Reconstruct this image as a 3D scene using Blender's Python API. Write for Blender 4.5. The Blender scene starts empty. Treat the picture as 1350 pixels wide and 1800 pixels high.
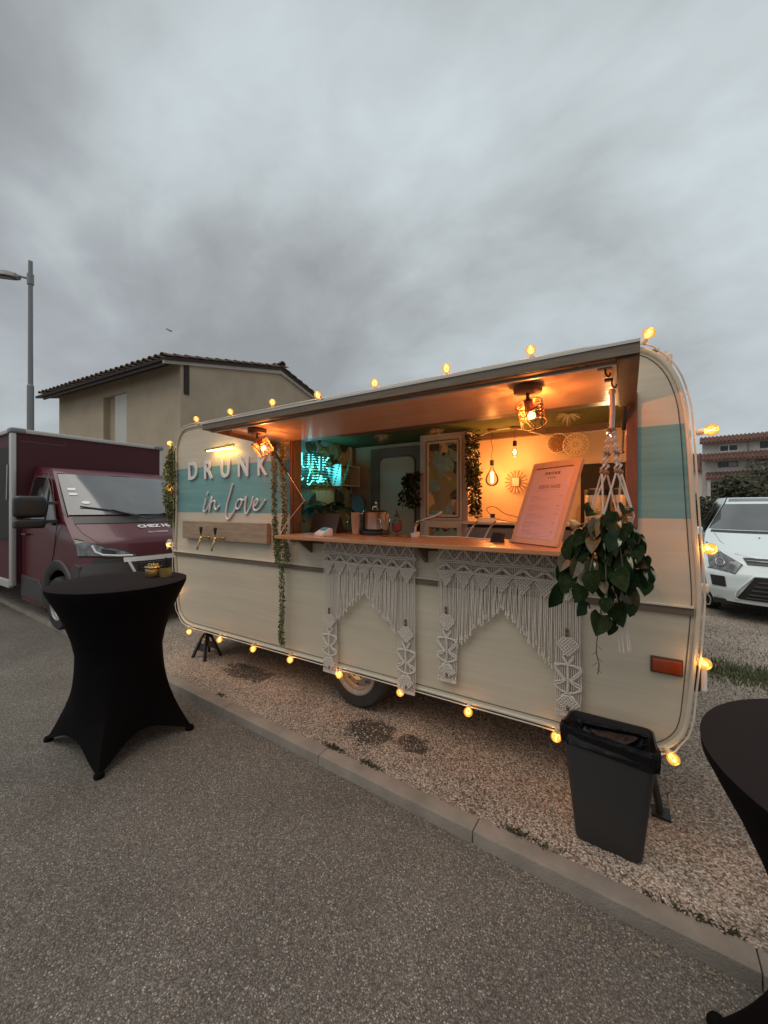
import bpy, bmesh, math, random
from mathutils import Vector, Matrix, noise
from math import sin, cos, pi, radians as rad
random.seed(7)
SC = bpy.context.scene
COL = SC.collection

# ------------------------------------------------------------------ camera, world, sun, exposure
cam_d = bpy.data.cameras.new('camera'); cam = bpy.data.objects.new('camera', cam_d); COL.objects.link(cam)
cam.location = (0, -2.4, 1.6); cam.rotation_euler = (rad(90), 0, rad(32.07))
cam_d.sensor_fit = 'VERTICAL'; cam_d.sensor_height = 36; cam_d.lens = 676 / 1800 * 36
cam_d.shift_y = -0.005; cam_d.clip_start = 0.05; cam_d.clip_end = 3000
SC.camera = cam
SC.view_settings.view_transform = 'Standard'
try: SC.view_settings.look = 'None'
except Exception: pass
SC.view_settings.exposure = 0.43; SC.view_settings.gamma = 1.0
SC.view_settings.use_curve_mapping = False
SC.cycles.use_denoising = True
SC.cycles.max_bounces = 7; SC.cycles.diffuse_bounces = 3; SC.cycles.glossy_bounces = 3
SC.cycles.transparent_max_bounces = 12; SC.cycles.transmission_bounces = 4
SC.cycles.sample_clamp_indirect = 4.0
SC.cycles.caustics_reflective = False; SC.cycles.caustics_refractive = False

W = bpy.data.worlds.new('World'); SC.world = W; W.use_nodes = True
BX_, BY_ = 2.2, 6.6
def world_nodes():
    nt = W.node_tree; nt.nodes.clear(); N = nt.nodes.new; L = nt.links.new
    out = N('ShaderNodeOutputWorld'); bg = N('ShaderNodeBackground'); bg.inputs['Strength'].default_value = 1.0
    tc = N('ShaderNodeTexCoord'); sep = N('ShaderNodeSeparateXYZ'); L(tc.outputs['Generated'], sep.inputs[0])
    def m(op, a, b=None, c=None, clamp=False):
        n = N('ShaderNodeMath'); n.operation = op; n.use_clamp = clamp
        for i, v in enumerate((a, b, c)):
            if v is None: continue
            if isinstance(v, (int, float)): n.inputs[i].default_value = v
            else: L(v, n.inputs[i])
        return n.outputs[0]
    z = m('MAXIMUM', sep.outputs['Z'], 0.0)
    zz = m('ADD', z, 0.42)
    cx = m('DIVIDE', sep.outputs['X'], zz); cy = m('DIVIDE', sep.outputs['Y'], zz)
    comb = N('ShaderNodeCombineXYZ'); L(cx, comb.inputs[0]); L(cy, comb.inputs[1])
    def cloud(scale, detail, rough, dist, rot, stretch, off):
        mp = N('ShaderNodeMapping'); mp.inputs['Rotation'].default_value = (0, 0, rot)
        mp.inputs['Scale'].default_value = (stretch, 1, 1); mp.inputs['Location'].default_value = off
        L(comb.outputs[0], mp.inputs['Vector'])
        n = N('ShaderNodeTexNoise'); n.inputs['Scale'].default_value = scale; n.inputs['Detail'].default_value = detail
        n.inputs['Roughness'].default_value = rough; n.inputs['Distortion'].default_value = dist
        L(mp.outputs[0], n.inputs['Vector']); return n.outputs[0]
    big = cloud(0.95, 3, 0.45, 0.3, rad(-25), 0.9, (BX_, BY_, 0))
    mid = cloud(2.3, 6, 0.52, 0.35, rad(-30), 0.7, (7.3, 2.2, 0))
    fin = cloud(8.0, 6, 0.55, 0.3, rad(-35), 0.8, (1.3, 5.2, 0))
    s = m('ADD', m('MULTIPLY', big, 0.64), m('ADD', m('MULTIPLY', mid, 0.36), m('MULTIPLY', fin, 0.12)))
    t = m('MULTIPLY_ADD', s, 4.3, -1.88, clamp=True)
    # lower sky is greyer and more even
    h = m('MULTIPLY', z, 1.9, clamp=True)
    t2 = m('ADD', m('MULTIPLY', t, m('MULTIPLY_ADD', h, 0.68, 0.32)), m('MULTIPLY_ADD', h, -0.20, 0.22), clamp=True)
    cr = N('ShaderNodeValToRGB'); e = cr.color_ramp.elements
    e[0].position = 0.0; e[0].color = (0.205, 0.216, 0.222, 1)
    e[1].position = 1.0; e[1].color = (0.445, 0.498, 0.512, 1)
    x = e.new(0.35); x.color = (0.275, 0.292, 0.302, 1)
    x = e.new(0.7); x.color = (0.375, 0.412, 0.422, 1)
    L(t2, cr.inputs[0])
    sky = N('ShaderNodeTexSky'); sky.sky_type = 'NISHITA'; sky.sun_disc = False
    sky.sun_elevation = rad(66); sky.sun_rotation = rad(210); sky.altitude = 50
    ms = N('ShaderNodeMixRGB'); ms.blend_type = 'ADD'; ms.inputs[0].default_value = 0.006
    L(cr.outputs[0], ms.inputs[1]); L(sky.outputs[0], ms.inputs[2])
    L(ms.outputs[0], bg.inputs['Color']); L(bg.outputs[0], out.inputs['Surface'])
world_nodes()
sun_d = bpy.data.lights.new('sun', 'SUN'); sun_d.energy = 1.3; sun_d.angle = rad(60); sun_d.color = (1.0, 0.93, 0.85)
sun = bpy.data.objects.new('sun', sun_d); COL.objects.link(sun); sun.rotation_euler = (rad(24), 0, rad(-30))

# ------------------------------------------------------------------ materials
def mat(name, c, rough=0.6, c2=None, scale=8.0, stretch=(1, 1, 1), metal=0.0, bump=0.0, bscale=None, detail=4, emit=None, estr=0.0,
        trans=0.0, coat=0.0, spec=None, contrast=1.0, mid=0.5, alpha=None, ior=None):
    m = bpy.data.materials.new(name); m.use_nodes = True; nt = m.node_tree; N = nt.nodes.new; L = nt.links.new
    p = nt.nodes['Principled BSDF']
    p.inputs['Base Color'].default_value = (*c, 1); p.inputs['Roughness'].default_value = rough; p.inputs['Metallic'].default_value = metal
    if trans: p.inputs['Transmission Weight'].default_value = trans
    if coat: p.inputs['Coat Weight'].default_value = coat
    if spec is not None: p.inputs['Specular IOR Level'].default_value = spec
    if ior: p.inputs['IOR'].default_value = ior
    if alpha is not None: p.inputs['Alpha'].default_value = alpha
    if emit: p.inputs['Emission Color'].default_value = (*emit, 1); p.inputs['Emission Strength'].default_value = estr
    if c2 or bump:
        tc = N('ShaderNodeTexCoord'); mp = N('ShaderNodeMapping'); mp.inputs['Scale'].default_value = stretch
        L(tc.outputs['Object'], mp.inputs['Vector'])
        if c2:
            n = N('ShaderNodeTexNoise'); n.inputs['Scale'].default_value = scale; n.inputs['Detail'].default_value = detail
            n.inputs['Roughness'].default_value = 0.6
            L(mp.outputs[0], n.inputs['Vector'])
            r = N('ShaderNodeValToRGB'); e = r.color_ramp.elements
            e[0].position = mid - 0.22 / contrast; e[0].color = (*c, 1); e[1].position = mid + 0.22 / contrast; e[1].color = (*c2, 1)
            L(n.outputs[0], r.inputs[0]); L(r.outputs[0], p.inputs['Base Color'])
        if bump:
            nb = N('ShaderNodeTexNoise'); nb.inputs['Scale'].default_value = bscale or scale * 2; nb.inputs['Detail'].default_value = 4
            L(mp.outputs[0], nb.inputs['Vector'])
            b = N('ShaderNodeBump'); b.inputs['Strength'].default_value = bump; b.inputs['Distance'].default_value = 0.01
            L(nb.outputs[0], b.inputs['Height']); L(b.outputs[0], p.inputs['Normal'])
    return m

def mat_aggregate(name, cols, vscale, bump=0.6, stain=False, rough=0.85, dirt=(0.6, 1.0), dist=0.004):
    """exposed aggregate: voronoi stones, each its own tone, over slow patches of dirt"""
    m = bpy.data.materials.new(name); m.use_nodes = True; nt = m.node_tree; N = nt.nodes.new; L = nt.links.new
    p = nt.nodes['Principled BSDF']; p.inputs['Roughness'].default_value = rough; p.inputs['Specular IOR Level'].default_value = 0.3
    tc = N('ShaderNodeTexCoord')
    wn = N('ShaderNodeTexNoise'); wn.inputs['Scale'].default_value = vscale * 0.9; wn.inputs['Detail'].default_value = 2
    L(tc.outputs['Object'], wn.inputs['Vector'])
    add = N('ShaderNodeMixRGB'); add.blend_type = 'ADD'; add.inputs[0].default_value = 0.6 / vscale
    L(tc.outputs['Object'], add.inputs[1]); L(wn.outputs['Color'], add.inputs[2])
    v = N('ShaderNodeTexVoronoi'); v.inputs['Scale'].default_value = vscale; L(add.outputs[0], v.inputs['Vector'])
    sp = N('ShaderNodeSeparateColor'); L(v.outputs['Color'], sp.inputs[0])
    r = N('ShaderNodeValToRGB'); r.color_ramp.elements.remove(r.color_ramp.elements[1])
    for i, (pos, c) in enumerate(cols):
        e = r.color_ramp.elements[0] if i == 0 else r.color_ramp.elements.new(pos)
        e.position = pos; e.color = (*c, 1)
    L(sp.outputs[0], r.inputs[0])
    # gaps between stones darker mortar
    gr = N('ShaderNodeValToRGB'); gr.color_ramp.elements[0].position = 0.35; gr.color_ramp.elements[0].color = (1, 1, 1, 1)
    gr.color_ramp.elements[1].position = 0.75; gr.color_ramp.elements[1].color = (0.55, 0.52, 0.48, 1)
    L(v.outputs['Distance'], gr.inputs[0])
    mul = N('ShaderNodeMixRGB'); mul.blend_type = 'MULTIPLY'; mul.inputs[0].default_value = 1.0
    L(r.outputs[0], mul.inputs[1]); L(gr.outputs[0], mul.inputs[2])
    n = N('ShaderNodeTexNoise'); n.inputs['Scale'].default_value = 0.9; n.inputs['Detail'].default_value = 6; n.inputs['Roughness'].default_value = 0.65
    L(tc.outputs['Object'], n.inputs['Vector'])
    dr = N('ShaderNodeMapRange'); dr.inputs['From Min'].default_value = 0.3; dr.inputs['From Max'].default_value = 0.7
    dr.inputs['To Min'].default_value = dirt[0]; dr.inputs['To Max'].default_value = dirt[1]
    L(n.outputs[0], dr.inputs['Value'])
    mul2 = N('ShaderNodeMixRGB'); mul2.blend_type = 'MULTIPLY'; mul2.inputs[0].default_value = 1.0
    L(mul.outputs[0], mul2.inputs[1]); L(dr.outputs[0], mul2.inputs[2])
    last = mul2.outputs[0]
    if stain:   # wet patches on the concrete, each an irregular blot
        for (sx, sy, rx, ry) in stain:
            mp = N('ShaderNodeMapping'); mp.inputs['Location'].default_value = (-sx / rx, -sy / ry, 0); mp.inputs['Scale'].default_value = (1 / rx, 1 / ry, 0)
            L(tc.outputs['Object'], mp.inputs['Vector'])
            ln = N('ShaderNodeVectorMath'); ln.operation = 'LENGTH'; L(mp.outputs[0], ln.inputs[0])
            n2 = N('ShaderNodeTexNoise'); n2.inputs['Scale'].default_value = 11; n2.inputs['Detail'].default_value = 4; L(tc.outputs['Object'], n2.inputs['Vector'])
            a = N('ShaderNodeMath'); a.operation = 'MULTIPLY_ADD'; a.inputs[1].default_value = 1.5; L(n2.outputs[0], a.inputs[0]); L(ln.outputs['Value'], a.inputs[2])
            mr = N('ShaderNodeMapRange'); mr.inputs['From Min'].default_value = 1.5; mr.inputs['From Max'].default_value = 1.75
            mr.inputs['To Min'].default_value = 0.27; mr.inputs['To Max'].default_value = 1.0; L(a.outputs[0], mr.inputs['Value'])
            mm = N('ShaderNodeMixRGB'); mm.blend_type = 'MULTIPLY'; mm.inputs[0].default_value = 1
            L(last, mm.inputs[1]); L(mr.outputs[0], mm.inputs[2]); last = mm.outputs[0]
    L(last, p.inputs['Base Color'])
    inv = N('ShaderNodeMath'); inv.operation = 'SUBTRACT'; inv.inputs[0].default_value = 1.0; L(v.outputs['Distance'], inv.inputs[1])
    b = N('ShaderNodeBump'); b.inputs['Strength'].default_value = bump; b.inputs['Distance'].default_value = dist
    L(inv.outputs[0], b.inputs['Height']); L(b.outputs[0], p.inputs['Normal'])
    return m

def mat_cladding():
    """cream wood-grain vinyl with a painted teal band between two heights"""
    m = bpy.data.materials.new('caravan_cladding'); m.use_nodes = True; nt = m.node_tree; N = nt.nodes.new; L = nt.links.new
    p = nt.nodes['Principled BSDF']; p.inputs['Roughness'].default_value = 0.42; p.inputs['Specular IOR Level'].default_value = 0.4
    tc = N('ShaderNodeTexCoord'); sep = N('ShaderNodeSeparateXYZ'); L(tc.outputs['Object'], sep.inputs[0])
    mp = N('ShaderNodeMapping'); mp.inputs['Scale'].default_value = (1.2, 1, 26); L(tc.outputs['Object'], mp.inputs['Vector'])
    n = N('ShaderNodeTexNoise'); n.inputs['Scale'].default_value = 1.6; n.inputs['Detail'].default_value = 6; n.inputs['Roughness'].default_value = 0.62
    L(mp.outputs[0], n.inputs['Vector'])
    mp2 = N('ShaderNodeMapping'); mp2.inputs['Scale'].default_value = (0.5, 1, 7); L(tc.outputs['Object'], mp2.inputs['Vector'])
    n2 = N('ShaderNodeTexNoise'); n2.inputs['Scale'].default_value = 1.4; n2.inputs['Detail'].default_value = 2; L(mp2.outputs[0], n2.inputs['Vector'])
    av = N('ShaderNodeMath'); av.operation = 'MULTIPLY_ADD'; av.inputs[1].default_value = 0.5
    L(n2.outputs[0], av.inputs[0])
    hf = N('ShaderNodeMath'); hf.operation = 'MULTIPLY'; hf.inputs[1].default_value = 0.5; L(n.outputs[0], hf.inputs[0]); L(hf.outputs[0], av.inputs[2])
    def ramp(a, b, lo=0.36, hi=0.64):
        r = N('ShaderNodeValToRGB'); r.color_ramp.elements[0].position = lo; r.color_ramp.elements[0].color = (*a, 1)
        r.color_ramp.elements[1].position = hi; r.color_ramp.elements[1].color = (*b, 1); L(av.outputs[0], r.inputs[0]); return r.outputs[0]
    cream = ramp((0.54, 0.465, 0.35), (0.625, 0.545, 0.42)); teal = ramp((0.13, 0.29, 0.285), (0.20, 0.385, 0.38))
    g1 = N('ShaderNodeMath'); g1.operation = 'GREATER_THAN'; g1.inputs[1].default_value = 1.541; L(sep.outputs['Z'], g1.inputs[0])
    g2 = N('ShaderNodeMath'); g2.operation = 'LESS_THAN'; g2.inputs[1].default_value = 2.014; L(sep.outputs['Z'], g2.inputs[0])
    g = N('ShaderNodeMath'); g.operation = 'MULTIPLY'; L(g1.outputs[0], g.inputs[0]); L(g2.outputs[0], g.inputs[1])
    mx = N('ShaderNodeMixRGB'); L(g.outputs[0], mx.inputs[0]); L(cream, mx.inputs[1]); L(teal, mx.inputs[2])
    L(mx.outputs[0], p.inputs['Base Color'])
    b = N('ShaderNodeBump'); b.inputs['Strength'].default_value = 0.35; b.inputs['Distance'].default_value = 0.006
    L(av.outputs[0], b.inputs['Height']); L(b.outputs[0], p.inputs['Normal'])
    return m

def mat_glow(name, c, strength, trans=0.5, edge=True):
    """thin lit glass: glows, and lets light through"""
    m = bpy.data.materials.new(name); m.use_nodes = True; nt = m.node_tree; nt.nodes.clear(); N = nt.nodes.new; L = nt.links.new
    out = N('ShaderNodeOutputMaterial'); e = N('ShaderNodeEmission'); e.inputs[0].default_value = (*c, 1); e.inputs[1].default_value = strength
    t = N('ShaderNodeBsdfTransparent'); g = N('ShaderNodeBsdfGlossy'); g.inputs['Roughness'].default_value = 0.05
    mx = N('ShaderNodeMixShader'); mx.inputs[0].default_value = trans
    L(e.outputs[0], mx.inputs[1]); L(t.outputs[0], mx.inputs[2])
    fr = N('ShaderNodeFresnel'); fr.inputs[0].default_value = 1.35
    mx2 = N('ShaderNodeMixShader'); L(fr.outputs[0], mx2.inputs[0]); L(mx.outputs[0], mx2.inputs[1]); L(g.outputs[0], mx2.inputs[2])
    L(mx2.outputs[0], out.inputs['Surface']); return m
def mat_emit(name, c, s):
    m = bpy.data.materials.new(name); m.use_nodes = True; nt = m.node_tree; nt.nodes.clear()
    o = nt.nodes.new('ShaderNodeOutputMaterial'); e = nt.nodes.new('ShaderNodeEmission'); e.inputs[0].default_value = (*c, 1); e.inputs[1].default_value = s
    nt.links.new(e.outputs[0], o.inputs['Surface']); return m
def mat_glass(name, tint=(0.9, 0.95, 0.95), mixv=0.85, rough=0.03):
    """thin clear pane: see-through plus mirror reflection at grazing angles"""
    m = bpy.data.materials.new(name); m.use_nodes = True; nt = m.node_tree; nt.nodes.clear(); N = nt.nodes.new; L = nt.links.new
    out = N('ShaderNodeOutputMaterial'); t = N('ShaderNodeBsdfTransparent'); t.inputs[0].default_value = (*tint, 1)
    g = N('ShaderNodeBsdfGlossy'); g.inputs['Roughness'].default_value = rough; g.inputs[0].default_value = (1, 1, 1, 1)
    lw = N('ShaderNodeLayerWeight'); lw.inputs[0].default_value = 1 - mixv
    mx = N('ShaderNodeMixShader'); L(lw.outputs['Fresnel'], mx.inputs[0]); L(t.outputs[0], mx.inputs[1]); L(g.outputs[0], mx.inputs[2])
    L(mx.outputs[0], out.inputs['Surface']); return m

M = {}
M['asphalt'] = mat_aggregate('asphalt', [(0.0, (0.100, 0.091, 0.079)), (0.45, (0.148, 0.135, 0.118)), (0.8, (0.205, 0.188, 0.166)), (0.94, (0.29, 0.265, 0.23)), (1.0, (0.46, 0.43, 0.38))], 190, 0.8, dirt=(0.74, 1.16))
M['gravel'] = mat_aggregate('gravel', [(0.0, (0.12, 0.09, 0.068)), (0.22, (0.27, 0.215, 0.165)), (0.6, (0.46, 0.38, 0.31)), (0.9, (0.66, 0.58, 0.50)), (1.0, (0.82, 0.76, 0.68))], 118, 0.9,
    stain=[(-1.55, -0.13, 0.20, 0.17), (-1.22, -0.10, 0.115, 0.105), (-3.1, 0.05, 0.34, 0.15)], dirt=(0.5, 1.12), dist=0.009)
M['kerb'] = mat('kerb_stone', (0.165, 0.142, 0.117), 0.9, (0.27, 0.235, 0.195), 5, bump=0.5, bscale=120, detail=8)
M['grass'] = mat('grass', (0.035, 0.06, 0.015), 0.7, (0.10, 0.11, 0.035), 6)
M['weed'] = mat('weed', (0.035, 0.040, 0.015), 0.8, (0.075, 0.070, 0.035), 20)
M['clad'] = mat_cladding()
M['cream'] = mat('cream_paint', (0.60, 0.53, 0.42), 0.45, (0.66, 0.60, 0.48), 3)
M['seam'] = mat('seam_rubber', (0.085, 0.06, 0.04), 0.7)
M['wood_rail'] = mat('greyed_wood', (0.12, 0.085, 0.056), 0.6, (0.19, 0.14, 0.095), 6, (1, 1, 9), bump=0.2)
M['wood_dark'] = mat('mahogany', (0.13, 0.048, 0.022), 0.4, (0.21, 0.085, 0.038), 5, (6, 6, 1), bump=0.1)
M['wood_brown'] = mat('brown_board', (0.10, 0.062, 0.038), 0.45, (0.15, 0.095, 0.058), 5, (1, 6, 6), bump=0.1)
M['wood_top'] = mat('oak_counter', (0.40, 0.19, 0.085), 0.32, (0.54, 0.28, 0.14), 4, (1, 9, 3), bump=0.08)
M['oak_plank'] = mat('oak_plank', (0.25, 0.165, 0.10), 0.5, (0.42, 0.30, 0.20), 4.5, (1.2, 3, 12), bump=0.15)
M['awning_in'] = mat('awning_lining', (0.54, 0.40, 0.30), 0.2, (0.63, 0.47, 0.36), 3, (1, 14, 1), bump=0.12, bscale=5)
M['alu'] = mat('aluminium', (0.55, 0.54, 0.51), 0.35, metal=0.85)
M['alu_w'] = mat('anodised_profile', (0.50, 0.49, 0.47), 0.4, metal=0.3)
M['brass'] = mat('brass', (0.62, 0.44, 0.20), 0.28, metal=1.0)
M['chrome'] = mat('chrome', (0.8, 0.78, 0.74), 0.12, metal=1.0)
M['black'] = mat('black_plastic', (0.018, 0.018, 0.018), 0.4)
M['rubber'] = mat('tyre_rubber', (0.017, 0.016, 0.016), 0.8, (0.03, 0.028, 0.026), 12)
M['rim'] = mat('steel_rim', (0.34, 0.34, 0.335), 0.5, (0.24, 0.235, 0.23), 14, metal=0.5)
M['letter'] = mat('letter_white', (0.72, 0.68, 0.68), 0.4)
M['cord'] = mat('macrame_cotton', (0.66, 0.585, 0.50), 0.9, (0.76, 0.68, 0.59), 60, bump=0.4, bscale=300)
M['bead'] = mat('wooden_bead', (0.16, 0.085, 0.04), 0.5)
M['cordpink'] = mat('cotton_rope', (0.62, 0.52, 0.45), 0.9, (0.68, 0.58, 0.5), 60)
M['leaf'] = mat('pothos_leaf', (0.006, 0.013, 0.004), 0.55, (0.020, 0.034, 0.010), 28, bump=0.5, bscale=45, spec=0.06)
M['leafv'] = mat('variegated_leaf', (0.010, 0.022, 0.008), 0.5, (0.42, 0.40, 0.28), 15, (1.6, .7, 1), contrast=7, mid=.57, spec=0.08)
M['leafbr'] = mat('bronze_leaf', (0.045, 0.035, 0.014), 0.5, (0.09, 0.065, 0.026), 22, bump=0.4)
M['vine'] = mat('vine_green', (0.075, 0.10, 0.030), 0.55, (0.17, 0.18, 0.06), 25)
M['vine_pale'] = mat('vine_light', (0.13, 0.15, 0.045), 0.55, (0.26, 0.27, 0.09), 25)  # paler green, mixed at random among the vine leaves
M['stem'] = mat('stem', (0.09, 0.06, 0.03), 0.7)
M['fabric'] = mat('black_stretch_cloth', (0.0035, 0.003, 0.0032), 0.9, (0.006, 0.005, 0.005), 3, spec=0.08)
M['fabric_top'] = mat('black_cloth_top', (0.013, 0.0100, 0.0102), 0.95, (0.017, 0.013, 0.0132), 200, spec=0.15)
M['bin'] = mat('bin_plastic', (0.030, 0.028, 0.027), 0.5, bump=0.05, bscale=300)
M['bag'] = mat('bin_bag', (0.006, 0.006, 0.007), 0.42, bump=1.0, bscale=22, spec=0.25)
M['render_wall'] = mat('rendered_wall', (0.39, 0.315, 0.225), 0.9, (0.49, 0.405, 0.30), 0.9, detail=8, bump=0.5, bscale=25)
M['tile'] = mat('roof_tile', (0.085, 0.05, 0.036), 0.85, (0.16, 0.105, 0.075), 5, bump=0.3)
M['tile2'] = mat('roof_tile_mossy', (0.07, 0.06, 0.038), 0.9, (0.14, 0.12, 0.075), 7, bump=0.3)
M['soffit'] = mat('eave_timber', (0.030, 0.020, 0.016), 0.8)
M['shutter'] = mat('white_shutter', (0.58, 0.56, 0.52), 0.6, (0.52, 0.50, 0.46), 2)
M['burg'] = mat('burgundy_paint', (0.080, 0.005, 0.012), 0.34, coat=0.2)
M['burg_box'] = mat('burgundy_panel', (0.060, 0.006, 0.013), 0.65, (0.070, 0.008, 0.016), 6)
M['plast'] = mat('grey_bumper_plastic', (0.045, 0.042, 0.042), 0.55)
M['carglass'] = mat('tinted_glass', (0.085, 0.090, 0.092), 0.10, (0.13, 0.135, 0.137), 1.6, ior=1.75)
M['carglass2'] = mat('side_glass', (0.012, 0.012, 0.012), 0.08, spec=0.6)
M['white'] = mat('white_plastic', (0.72, 0.72, 0.72), 0.4)
M['carwhite'] = mat('white_car_paint', (0.66, 0.74, 0.75), 0.25, coat=0.5)
M['amber'] = mat('amber_lens', (0.33, 0.045, 0.012), 0.25, coat=0.3)
M['lens'] = mat('headlight_glass', (0.05, 0.053, 0.056), 0.10, (0.24, 0.25, 0.26), 16, coat=0.4, metal=0.2)
M['post'] = mat('galvanised_post', (0.22, 0.22, 0.225), 0.5, metal=0.3)
M['flat'] = mat('weathered_render', (0.36, 0.34, 0.31), 0.9, (0.48, 0.46, 0.43), 1.2)
M['redtile'] = mat('red_tile', (0.10, 0.052, 0.040), 0.85, (0.155, 0.080, 0.062), 1.5)
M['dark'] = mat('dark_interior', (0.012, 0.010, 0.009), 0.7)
M['foliage'] = mat('hedge_foliage', (0.020, 0.024, 0.009), 0.75, (0.066, 0.064, 0.027), 1.6)
M['inwall'] = mat('interior_cream', (0.58, 0.43, 0.30), 0.5, (0.64, 0.48, 0.34), 2)
M['inframe'] = mat('interior_frame', (0.62, 0.53, 0.46), 0.5)
M['indoor'] = mat('interior_door', (0.20, 0.14, 0.09), 0.5, (0.23, 0.16, 0.105), 3)
M['turf'] = mat('artificial_turf', (0.055, 0.075, 0.02), 0.9, (0.12, 0.14, 0.04), 60, bump=0.6)
M['paperbg'] = mat('wallpaper_ochre', (0.60, 0.38, 0.16), 0.7, (0.70, 0.48, 0.24), 8)
M['pr1'] = mat('print_teal_leaf', (0.17, 0.27, 0.24), 0.7, (0.26, 0.37, 0.33), 12)
M['pr2'] = mat('print_olive_leaf', (0.20, 0.20, 0.07), 0.7, (0.31, 0.29, 0.11), 12)
M['pr3'] = mat('print_sand_leaf', (0.32, 0.22, 0.11), 0.7, (0.24, 0.19, 0.09), 12)
M['pr4'] = mat('print_dark_leaf', (0.055, 0.05, 0.025), 0.7)
M['neon'] = mat_emit('neon_tube', (0.14, 0.95, 1.0), 2.1)
M['filament'] = mat_emit('glowing_filament', (1.0, 0.66, 0.24), 9.0)
M['bulbglass'] = mat_glow('amber_bulb_glass', (1.0, 0.40, 0.045), 1.15, 0.33)
M['edison'] = mat_glow('edison_glass', (1.0, 0.50, 0.14), 0.30, 0.80)
M['ledwarm'] = mat_emit('warm_strip_light', (1.0, 0.66, 0.25), 9.0)
M['paper_menu'] = mat('menu_paper', (0.60, 0.44, 0.47), 0.6)
M['frame_menu'] = mat('menu_board_wood', (0.56, 0.36, 0.25), 0.5, (0.62, 0.42, 0.30), 5, (9, 9, 1))
M['ink'] = mat('ink', (0.10, 0.05, 0.05), 0.7)
M['ink2'] = mat('ink_faded', (0.30, 0.18, 0.16), 0.7)
M['wicker'] = mat('rattan', (0.30, 0.15, 0.07), 0.6)
M['rattan_w'] = mat('pale_rattan', (0.78, 0.62, 0.42), 0.6)
M['kraft'] = mat('kraft_cup', (0.50, 0.34, 0.22), 0.7)
M['urn'] = mat('urn_steel', (0.62, 0.52, 0.40), 0.3, (0.48, 0.40, 0.30), 3, (12, 12, .3), metal=0.55)
M['steel'] = mat('brushed_steel', (0.50, 0.47, 0.43), 0.22, metal=1.0)
M['glass'] = mat_glass('clear_glass')
M['juice'] = mat('red_syrup', (0.42, 0.05, 0.03), 0.15, trans=0.3)
M['gold'] = mat('gold_foil', (0.50, 0.36, 0.14), 0.3, metal=0.9)
M['plate_blue'] = mat('plate_blue', (0.03, 0.10, 0.35), 0.4)
M['plate_w'] = mat('plate_white', (0.62, 0.63, 0.62), 0.4)
M['feather'] = mat('dried_plume', (0.60, 0.50, 0.34), 0.8)

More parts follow.
